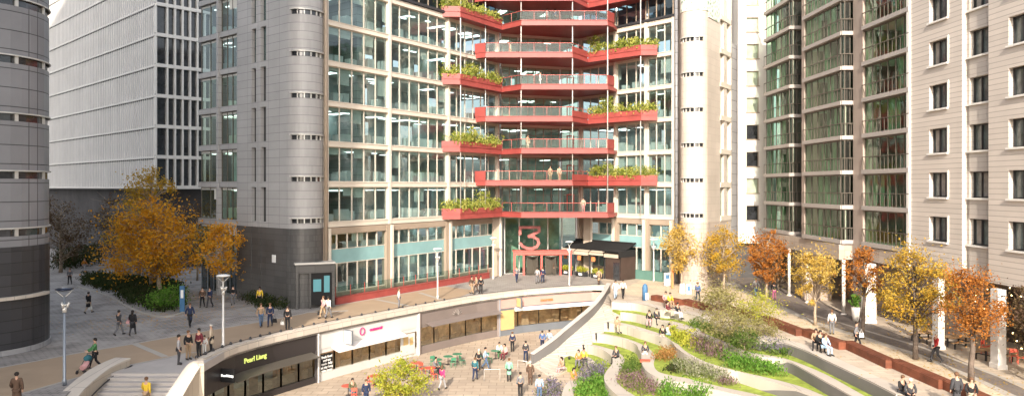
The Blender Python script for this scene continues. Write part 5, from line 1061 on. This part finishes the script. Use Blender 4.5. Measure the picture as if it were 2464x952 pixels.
# ---------------------------------------------------------------- people
def skinmesh(name, joints, edges, sub=1):
    me = bpy.data.meshes.new(name); ks = list(joints); me.from_pydata([joints[k][0] for k in ks], [(ks.index(a), ks.index(b)) for a, b in edges], [])
    o = bpy.data.objects.new(name, me); COL.objects.link(o); md = o.modifiers.new('s', 'SKIN'); md.use_smooth_shade = True
    sv = me.skin_vertices[0].data
    for i, k in enumerate(ks): r = joints[k][1]; sv[i].radius = (r, r) if not isinstance(r, tuple) else r; sv[i].use_root = (i == 0)
    ss = o.modifiers.new('u', 'SUBSURF'); ss.levels = sub; ss.render_levels = sub; bpy.context.view_layer.update()
    m2 = bpy.data.meshes.new_from_object(o.evaluated_get(bpy.context.evaluated_depsgraph_get())); m2.name = name; bpy.data.objects.remove(o); m2.materials.clear(); m2.materials.append(M['skin']); return m2
def pose(kind):
    P = dict(pel=(0,0,.95), spi=(0,0,1.15), che=(0,0,1.36), nec=(0,0,1.5), hb=(0,-.01,1.57), hd=(0,-.02,1.65), ht=(0,-.01,1.72), no=(0,-.115,1.62))
    for s, n in ((-1,'l'),(1,'r')):
        P['sh'+n] = (s*.17,0,1.42); P['el'+n] = (s*.24,.03,1.15); P['wr'+n] = (s*.25,-.05,.92); P['ha'+n] = (s*.25,-.08,.85)
        P['hi'+n] = (s*.09,0,.9); P['kn'+n] = (s*.10,-.02,.50); P['an'+n] = (s*.10,.02,.09); P['to'+n] = (s*.11,-.13,.04)
    if kind in ('walk', 'push'):
        P['knl'] = (-.10,-.17,.53); P['anl'] = (-.10,-.27,.11); P['tol'] = (-.10,-.42,.09); P['knr'] = (.10,.03,.49); P['anr'] = (.10,.30,.17); P['tor'] = (.10,.20,.05)
        P['ell'] = (-.25,.14,1.17); P['wrl'] = (-.26,.10,.94); P['hal'] = (-.26,.08,.87); P['elr'] = (.25,-.08,1.16); P['wrr'] = (.24,-.26,.98); P['har'] = (.24,-.32,.93)
    if kind == 'push':
        for s, n in ((-1,'l'),(1,'r')): P['el'+n] = (s*.23,-.12,1.18); P['wr'+n] = (s*.2,-.38,1.05); P['ha'+n] = (s*.2,-.46,1.05)
    if kind == 'sit':
        for k in list(P): P[k] = (P[k][0], P[k][1], P[k][2]-.43)
        for s, n in ((-1,'l'),(1,'r')):
            P['kn'+n] = (s*.13,-.44,.50); P['an'+n] = (s*.13,-.46,.09); P['to'+n] = (s*.13,-.62,.04); P['hi'+n] = (s*.10,-.03,.50); P['el'+n] = (s*.25,-.12,.74); P['wr'+n] = (s*.15,-.33,.62); P['ha'+n] = (s*.10,-.38,.60)
        for k in ('spi','che','nec','hb','hd','ht','no','shl','shr'): P[k] = (P[k][0], P[k][1]-.05-(.06 if k in ('hb','hd','ht','no','nec') else 0), P[k][2])
    R0 = dict(pel=(.135,.10), spi=(.12,.09), che=(.145,.10), nec=.052, hb=(.06,.07), hd=(.078,.095), ht=(.055,.065), no=.014)
    for n in 'lr': R0.update({'sh'+n:.055,'el'+n:.042,'wr'+n:.028,'ha'+n:.034,'hi'+n:.085,'kn'+n:.056,'an'+n:.038,'to'+n:.033})
    E = [('pel','spi'),('spi','che'),('che','nec'),('nec','hb'),('hb','hd'),('hd','ht'),('hd','no')]
    for n in 'lr': E += [('che','sh'+n),('sh'+n,'el'+n),('el'+n,'wr'+n),('wr'+n,'ha'+n),('pel','hi'+n),('hi'+n,'kn'+n),('kn'+n,'an'+n),('an'+n,'to'+n)]
    J = {k: (P[k], R0[k]) for k in P}
    for n in 'lr':                       # five fingers
        h = Vector(P['ha'+n]); w_ = Vector(P['wr'+n]); d = (h-w_).normalized(); s = -1 if n == 'l' else 1; sd = Vector((0,1,0)) if abs(d.y) < .8 else Vector((1,0,0))
        for q in range(5):
            a = h + sd*(.012*(q-2)); ln = (.06,.075,.08,.075,.055)[q]
            J[f'f{q}{n}'] = (tuple(a + d*ln + (sd*.03*(-1) if q == 0 else Vector((0,0,0))) + Vector((-s*.012,0,0))), .009); E.append(('ha'+n, f'f{q}{n}'))
    body = skinmesh('body', J, E)
    def sub(keys, ex, edges, add={}):
        J2 = {k: (P[k], (R0[k][0]+ex, R0[k][1]+ex) if isinstance(R0[k], tuple) else R0[k]+ex) for k in keys}; J2.update(add); return J2, edges
    arms = []; 
    for n in 'lr': arms += [('che','sh'+n),('sh'+n,'el'+n),('el'+n,'wr'+n)]
    hipc = P['pel'][:2]+(P['pel'][2]-.03,)
    J2, E2 = sub(['che','spi','shl','shr','ell','elr','wrl','wrr'], .022, arms+[('che','spi'),('spi','hem')], {'hem': (hipc, (.15,.12))}); top = skinmesh('jacket', J2, E2)
    if kind != 'sit': add = {'hem': (hipc, (.165,.13)), 'hm2': ((0,.02,.62), (.20,.17)), 'hm3': ((0,.02,.50), (.21,.18))}; ee = [('che','spi'),('spi','hem'),('hem','hm2'),('hm2','hm3')]
    else: add = {'hem': (hipc, (.17,.14)), 'hm2': ((0,-.25,.53), (.20,.10)), 'hm3': ((0,-.42,.48), (.21,.10))}; ee = [('che','spi'),('spi','hem'),('hem','hm2'),('hm2','hm3')]
    J2, E2 = sub(['che','spi','shl','shr','ell','elr','wrl','wrr'], .034, arms+ee, add); coat = skinmesh('coat', J2, E2)
    tr = [('pel','hil'),('hil','knl'),('knl','anl'),('pel','hir'),('hir','knr'),('knr','anr')]; J2, E2 = sub(['pel','hil','hir','knl','knr','anl','anr'], .018, tr); trous = skinmesh('trousers', J2, E2)
    sh = {}
    shoes = []
    for n in 'lr':
        g = MB(); a, t_2 = Vector(P['an'+n]), Vector(P['to'+n]); d = (t_2-a).normalized(); g.tube([a+Vector((0,.05,-.02)), a+Vector((0,0,-.02)), t_2, t_2+d*.05], [.045,.055,.05,.03], 8); o = g.build('shoe', M['shoe'], None); shoes.append(o.data); bpy.data.objects.remove(o)
    def hair(long):
        g = MB(); c = Vector(P['hd']); g.lathe([(.088,-.02),(.103,.02),(.10,.06),(.075,.10),(.03,.125)], (c.x, c.y+.018, c.z), 12)
        if long: g.tube([c+Vector((0,.05,.03)), c+Vector((0,.085,-.08)), c+Vector((0,.09,-.22))], [.085,.09,.05], 10)
        else: g.tube([c+Vector((0,.045,.02)), c+Vector((0,.06,-.06))], [.085,.06], 10)
        o = g.build('hair', M['hairD'], None); m_2 = o.data; bpy.data.objects.remove(o); return m_2
    return dict(body=body, jacket=top, coat=coat, trousers=trous, shoes=shoes, hair=hair(0), longhair=hair(1))
T = {k: pose(k) for k in ('stand', 'walk', 'sit', 'push')}
CM = {}
COLS = dict(black=(.015,.015,.017), navy=(.02,.03,.07), grey=(.16,.16,.17), lgrey=(.34,.34,.35), white=(.70,.69,.66), brown=(.10,.06,.04), tan=(.34,.24,.15), beige=(.45,.37,.28), red=(.40,.03,.03), maroon=(.13,.02,.03), green=(.06,.18,.07), mint=(.22,.45,.33), teal=(.03,.13,.16), blue=(.07,.13,.28), lblue=(.32,.45,.60), denim=(.08,.13,.22), yellow=(.65,.45,.04), orange=(.50,.20,.04), magenta=(.50,.04,.15), pink=(.55,.30,.30), olive=(.10,.10,.05), rose=(.30,.08,.16), charcoal=(.045,.045,.05))
def cm(c):
    if c not in CM: CM[c] = mat('cloth_'+c, COLS[c], .85, var=.12, vs=6)
    return CM[c]
def person(px, py, z, kind, rot, topc, trc, label, coat=False, long=False, hc='hairD', sc=1.06, group=None, child=1.0, at=None):
    x, y = at if at else gp(px, py, z); r = empty('person', (x, y, z), label, 'person', group); r.rotation_euler = (0,0,R(rot)); s = sc*child; r.scale = (s,s,s); t = T[kind]
    for nm, me, m in (('body', t['body'], M['skin']), ('coat' if coat else 'jacket', t['coat' if coat else 'jacket'], cm(topc)), ('trousers', t['trousers'], cm(trc)), ('shoe', t['shoes'][0], M['shoe']), ('shoe', t['shoes'][1], M['shoe']), ('hair', t['longhair' if long else 'hair'], M[hc])):
        o = bpy.data.objects.new(nm, me); COL.objects.link(o); o.parent = r; o.material_slots[0].link = 'OBJECT'; o.material_slots[0].material = m
    return r
W_, S_, T_s = 'walk', 'stand', 'sit'
PP = [
 (168,684,0,W_,20,'grey','black','person in a grey jacket with dark hair walking far off beside the dark rounded tower'),
 (203,655,0,W_,90,'orange','lgrey','person in an orange jacket before the dark hedge'),
 (213,753,0,W_,170,'black','beige','person in a long black coat over pale trousers on the grey setts',1),
 (286,806,0,W_,160,'charcoal','grey',"left one of a pair on the grey setts, in a dark grey jacket"),
 (319,806,0,W_,190,'black','charcoal','person in a black coat walking beside the one in dark grey',1,1),
 (457,786,0,W_,40,'navy','black','person in a long navy coat below the bright green bush',1),
 (487,739,0,W_,10,'brown','black','person in a brown jacket left of the one in navy under the orange tree'),
 (505,739,0,W_,-10,'navy','charcoal','person in a navy jacket right of the one in brown under the orange tree'),
 (561,733,0,W_,200,'black','grey','person in black in front of the granite wing'),
 (628,786,0,W_,30,'tan','denim','person in a tan jacket, left of a pair on the tan path'),
 (650,785,0,W_,10,'navy','navy','person in a navy suit, right of a pair on the tan path'),
 (692,793,0,S_,180,'black','black','person in a black suit alone at the ledge over the white shop'),
 (778,765,0,W_,-30,'pink','tan','person in a pink top and tan trousers by the entrance box'),
 (790,766,0,W_,160,'white','grey','person in a white top and grey trousers by the entrance box'),
 (430,876,0,S_,110,'lgrey','charcoal',"tall person in pale grey shirt at the group's left end above the steps"),
 (453,864,0,S_,60,'black','tan',"person with black jacket and khaki trousers in the group above the steps"),
 (479,858,0,S_,-20,'maroon','black','person in a maroon jacket in the group at the top of the steps'),
 (508,846,0,S_,-80,'beige','black',"person in a long beige coat at the group's right end above the steps",1,0,'hairG'),
 (625,738,0,S_,0,'yellow','black','person in a yellow vest near the narrow green bed'),
 (960,741,0,S_,90,'white','grey','person in white leaning at the ledge above the white shop',0,1),
 (1135,707,0,W_,60,'brown','tan','person in brown at the left of three by the ledge'),
 (1146,706,0,W_,-60,'tan','brown','person in tan in the middle of three by the ledge'),
 (1157,706,0,S_,20,'black','black','person in black at the right of three by the ledge'),
 (1243,679,0,W_,20,'grey','navy','person in grey crossing before the entrance at the left'),
 (1293,682,0,W_,170,'lgrey','grey','person in pale grey walking to the entrance'),
 (1306,681,0,W_,175,'navy','navy','person in a navy suit walking to the entrance'),
 (1334,661,0,W_,90,'brown','black','person in a brown top striding before the entrance doors'),
 (1441,686,0,W_,200,'tan','brown','person in a tan coat at the corner of the ledge',1),
 (1481,719,0,W_,0,'white','lblue','person in white with pale blue trousers at the top of the ramp',0,1),
 (1499,718,0,W_,10,'white','black','person in a white shirt and black trousers at the top of the ramp'),
 (1679,725,0,W_,150,'blue','navy','person in blue beside the white notice boards'),
 (1819,713,0,W_,180,'lgrey','denim','person in pale grey and jeans on the dark street'),
 (1863,723,0,W_,160,'black','rose','person in black with rose trousers on the dark street',0,1),
 (2002,804,0,S_,170,'white','grey','person in white standing between benches and arcade'),
 (2061,838,0,W_,75,'grey','black','person in a grey coat striding past the rusty benches'),
 (2253,871,0,W_,-90,'red','charcoal','person in a red jacket on the dark street',0,0,'hairG'),
 (1484,798,-1.9,T_s,20,'tan','beige','person in a tan top seated beside the ramp',0,1),
 (1064,937,ZL,W_,150,'magenta','lgrey','person in a magenta jacket on the lower plaza',0,1),
 (1143,915,ZL,W_,170,'teal','navy','person in a teal coat walking on the lower plaza',0),
 (1152,892,ZL,W_,190,'black','black','person in black behind the one in teal on the lower plaza',0,0,'hairG'),
 (1168,887,ZL,W_,90,'lblue','denim','person in pale blue walking on the lower plaza'),
 (1225,917,ZL,S_,180,'mint','black','person in a mint green coat on the lower plaza',1,0,'hairB'),
 (1233,845,ZL,S_,190,'navy','black','person in a navy suit beside the yellow panel'),
 (1265,870,ZL,W_,170,'charcoal','navy','person in a charcoal jacket beside the end of the ramp wall'),
 (1276,925,ZL,S_,175,'brown','brown','tall person in a brown coat at the foot of the ramp',1,0,'hairG'),
 (1252,955,ZL,S_,200,'grey','black','person in grey left of the brown coat at the foot of the ramp',0),
 (1298,962,ZL,S_,180,'lblue','denim','person in pale blue right of the brown coat at the foot of the ramp'),
 (1305,842,ZL,W_,180,'blue','navy','person in a blue suit, left of two behind the ramp wall'),
 (1322,840,ZL,W_,180,'lblue','grey','person in a pale blue suit, right of two behind the ramp wall'),
 (881,975,ZL,S_,20,'navy','navy','person in a navy coat in front of the white shop',1),
 (352,985,-1.6,W_,180,'yellow','tan','person in mustard climbing the steps'),
 (40,985,0,W_,200,'brown','brown','large dark brown figure in the bottom left corner',1),
 (2302,985,0,S_,180,'charcoal','black','person in a dark slate coat at the bottom beside the last bench',1),
]
for a in PP:
    a = list(a); co = bool(a[8]) if len(a) > 8 else False; lo = bool(a[9]) if len(a) > 9 else False; hc = a[10] if len(a) > 10 else ('hairB' if len(a[7]) % 3 == 0 else 'hairD')
    person(a[0], a[1], a[2], a[3], a[4], a[5], a[6], a[7], co, lo, hc)
person(492,852,0,S_,0,'white','white','small child in white in the group at the top of the steps',child=.68)
pu = person(229,886,0,'push',-55,'green','black','person in a green shirt pushing a buggy along the stair wall',long=False)
# seated: (px of hips, py of seat front, seat height z)
def seated(px, py, zs, rot, topc, trc, label, long=False, hc='hairD', child=1.0):
    x, y = gp(px, py, zs); person(0, 0, zs-.45*child*1.06, T_s, rot, topc, trc, label, False, long, hc, child=child, at=(x, y))
SS = [(1602,724,.5,-10,'pink','brown','person in pink seated on the farthest rusty bench, left of the pair',1),(1611,727,.5,20,'yellow','tan','person in yellow seated on the farthest rusty bench, right of the pair'),
 (1604,748,.05,60,'maroon','beige','person in maroon seated on the terrace edge before the short bench'),(1628,752,.05,40,'black','white','person in black seated on the terrace edge below the short bench'),
 (1563,770,-.7,-20,'black','pink','person in black at the left of the pair on the first seat wall',1),(1579,765,-.7,10,'charcoal','black','person in charcoal at the right of the pair on the first seat wall'),
 (1595,806,-1.43,-20,'black','beige','person in black at the start of the second seat wall',1),(1608,803,-1.43,30,'white','lblue','person in white behind the one in black on the second seat wall'),
 (1553,848,-2.15,-15,'charcoal','white','person in charcoal and white seated by a red cushion on the third seat wall',0,'hairB'),(1484,858,-2.88,-40,'charcoal','black','person in charcoal and black at the bend of the fourth seat wall',0,'hairB'),
 (1393,866,-3.3,-20,'orange','grey','person in orange seated beside the lowest lawn',1),(1404,862,-3.3,10,'yellow','charcoal','person in yellow seated beside the lowest lawn'),
 (1354,884,-3.9,-60,'tan','pink','person in tan seated at the edge of the lawn mound',1),(1378,912,-3.6,40,'orange','tan','person in orange seated behind the pale curved seat at the bottom',1),
 (1817,846,-1.43,-30,'yellow','maroon','person in a bright yellow top seated at the end of the blue lavender'),(1722,868,-2.15,0,'beige','white','person in beige seated below the purple flower bed',1),(1741,866,-2.15,30,'orange','black','person in orange and black beside the one in beige'),
 (1645,908,-2.85,0,'black','yellow','person in black seated before the white flowering row'),(1538,935,-3.6,10,'white','black','person in white seated at the bottom among pink flowers',0,'hairB'),(1580,940,-3.6,-10,'black','white','person in black seated at the bottom right of the one in white',0,'hairB'),
 (1964,822,.5,-30,'tan','black','left person of three on the rusty bench',1),(1972,826,.5,0,'black','black','dark clad middle person of three on the rusty bench'),(1984,834,.5,20,'lblue','lblue','person in a pale blue skirt, right of three on the rusty bench',1,'hairB'),
 (2168,942,.05,20,'black','charcoal','left of two dark clad people seated before the nearest bench',0,'hairB'),(2190,950,.05,-20,'charcoal','black','right of two dark clad people seated before the nearest bench',0,'hairG'),(2336,950,.5,-20,'black','beige','person in black seated at the bottom beside the slate coat',1,'hairB'),
 (1201,846,ZL+.45,10,'white','green','person in white seated at the green table'),(1216,850,ZL+.45,-30,'pink','maroon','person in pink seated near the yellow panel',1),(847,938,ZL+.45,30,'olive','denim','person in olive green seated at the bottom before the white shop'),
 (1046,884,ZL+.45,60,'grey','black','person in grey seated at the nearest green table')]
for a in SS: seated(*a[:7], bool(a[7]) if len(a) > 7 else False, a[8] if len(a) > 8 else 'hairD')
# on the balconies
for k, x, y, kd, c1, c2, lb in ((6,4.2,88.2,S_,'grey','black','person in grey standing on the second highest balcony, left of two'),(6,5.2,88.3,S_,'navy','black','person in navy standing on the second highest balcony, right of two'),(4,3.4,88.0,S_,'white','white','person in white on the fourth highest balcony'),(1,4.6,88.0,S_,'tan','tan','person in tan on the second lowest balcony, left of two'),(1,5.7,88.1,S_,'beige','tan','person in beige on the second lowest balcony, right of two'),(2,1.9,88.2,S_,'tan','beige','person in tan on the third lowest balcony'),(0,8.6,88.2,S_,'beige','pink','person in beige at the right end of the lowest balcony'),(5,-.2,89.6,S_,'beige','tan','person in beige at the left of the third highest balcony')):
    person(0, 0, 7.33+3.785*k+.5, kd, 20*k, c1, c2, lb, at=(x, y))
# buggy, bags, cushion
x, y = gp(204, 896); t = empty('buggy', (x, y, 0), 'small pushchair with a grey hood pushed by the person in green', 'buggy')
d = Vector((gp(229,886)[0]-x, gp(229,886)[1]-y, 0)).normalized(); sd = Vector((-d.y, d.x, 0)); b0 = Vector((x,y,0))
g = MB(); g.tube([b0-d*.25+Vector((0,0,.35)), b0+d*.15+Vector((0,0,.42)), b0+d*.3+Vector((0,0,.8))], [.16,.2,.1], 8); g.build('seat', cm('pink'), t)
g = MB(); g.tube([b0+d*.05+Vector((0,0,.85)), b0+d*.32+Vector((0,0,.78))], [.12,.24], 10); g.build('hood', cm('teal'), t)
g = MB()
for e in (-.22,.22): g.tube([b0-d*.35+sd*e+Vector((0,0,.12)), b0+d*.35+sd*e+Vector((0,0,.75)), b0+d*.62+sd*e+Vector((0,0,1.02))], .018, 6)
g.tube([b0+d*.62+sd*.22+Vector((0,0,1.02)), b0+d*.62-sd*.22+Vector((0,0,1.02))], .02, 6); g.build('frame', M['dark'], t)
for e, f_ in ((-.24,-.35),(.24,-.35),(-.24,.25),(.24,.25)):
    c = b0+d*f_+sd*e+Vector((0,0,.12)); g = MB(); g.tube([c-sd*.02, c+sd*.02], .12, 12); g.build('wheel', M['dark'], t)
def bag(px, py, z, hz, dx, c, label, name='shoulder_bag', sz=.17):
    x, y = gp(px, py, z); g = MB(); X = x+dx; Z = z+hz; g.hexa([(X-sz,y-.07,Z-sz),(X+sz,y-.07,Z-sz),(X+sz,y+.07,Z-sz),(X-sz,y+.07,Z-sz),(X-sz*.8,y-.05,Z+sz*.8),(X+sz*.8,y-.05,Z+sz*.8),(X+sz*.8,y+.05,Z+sz*.8),(X-sz*.8,y+.05,Z+sz*.8)])
    g.tube([(X-sz*.6,y,Z+sz*.8),(X,y,Z+sz*2.2),(X+sz*.6,y,Z+sz*.8)], .012, 5); o = g.build(name, cm(c)); tag(o, label, 'bag'); return o
bag(2061,838,0,.95,.32,'white','white shoulder bag carried by the person striding past the benches'); bag(692,793,0,.55,-.4,'white','white carrier bag held by the person in the black suit',sz=.14); bag(650,785,0,.5,.36,'black','black case carried by the person in the navy suit')
bag(213,753,0,.5,.15,'white','pale bag held by the person in the long black coat',sz=.15); bag(778,765,0,.45,-.32,'black','black bag held by the person in pink'); bag(319,806,0,1.0,-.33,'pink','pale pink bag on the arm of the person in the black coat',sz=.13)
x, y = gp(1225,917,ZL); g = MB(); g.tube([(x-.1,y+.2,ZL+.95),(x-.1,y+.22,ZL+1.2),(x-.1,y+.2,ZL+1.42)], [.14,.18,.12], 8); tag(g.build('backpack', cm('charcoal')), 'dark backpack on the back of the person in mint green', 'backpack')
x, y = gp(1552,868,-2.15); g = MB(); g.prism([(x-.42,y-.3),(x+.35,y-.3),(x+.42,y+.2),(x-.35,y+.25)], -2.15, -2.04); tag(g.build('cushion', M['redp']), 'orange red cushion on the third seat wall', 'cushion')
# small dark lights along the ramp's edge
for i, (u, v, z, lb) in enumerate(((955,155,ZT[1],'highest'),(818,335,ZT[2],'second highest'),(712,433,ZT[3],'middle'),(600,535,ZT[4],'second lowest'),(475,640,ZT[5],'lowest'))):
    x, y = gp(*Z1((u,v)), z-.1); g = MB(); g.lathe([(.07,-.3),(.07,.12),(.10,.16),(.10,.24),(.04,.28)], (x,y,z), 10); tag(g.build('path_light', M['dark']), f'{lb} of the small dark bollard lights along the ramp', 'bollard light', 'bollard lights of the ramp')
# sign plates on the granite wing
g = MB(); s = fG.at(660); g.fb(fG, s-.28, s+.28, .02, .08, 4.0, 4.7); o = g.build('wall_sign', M['whitelet']); tag(o, 'small white square sign on the dark base of the granite wing', 'sign')
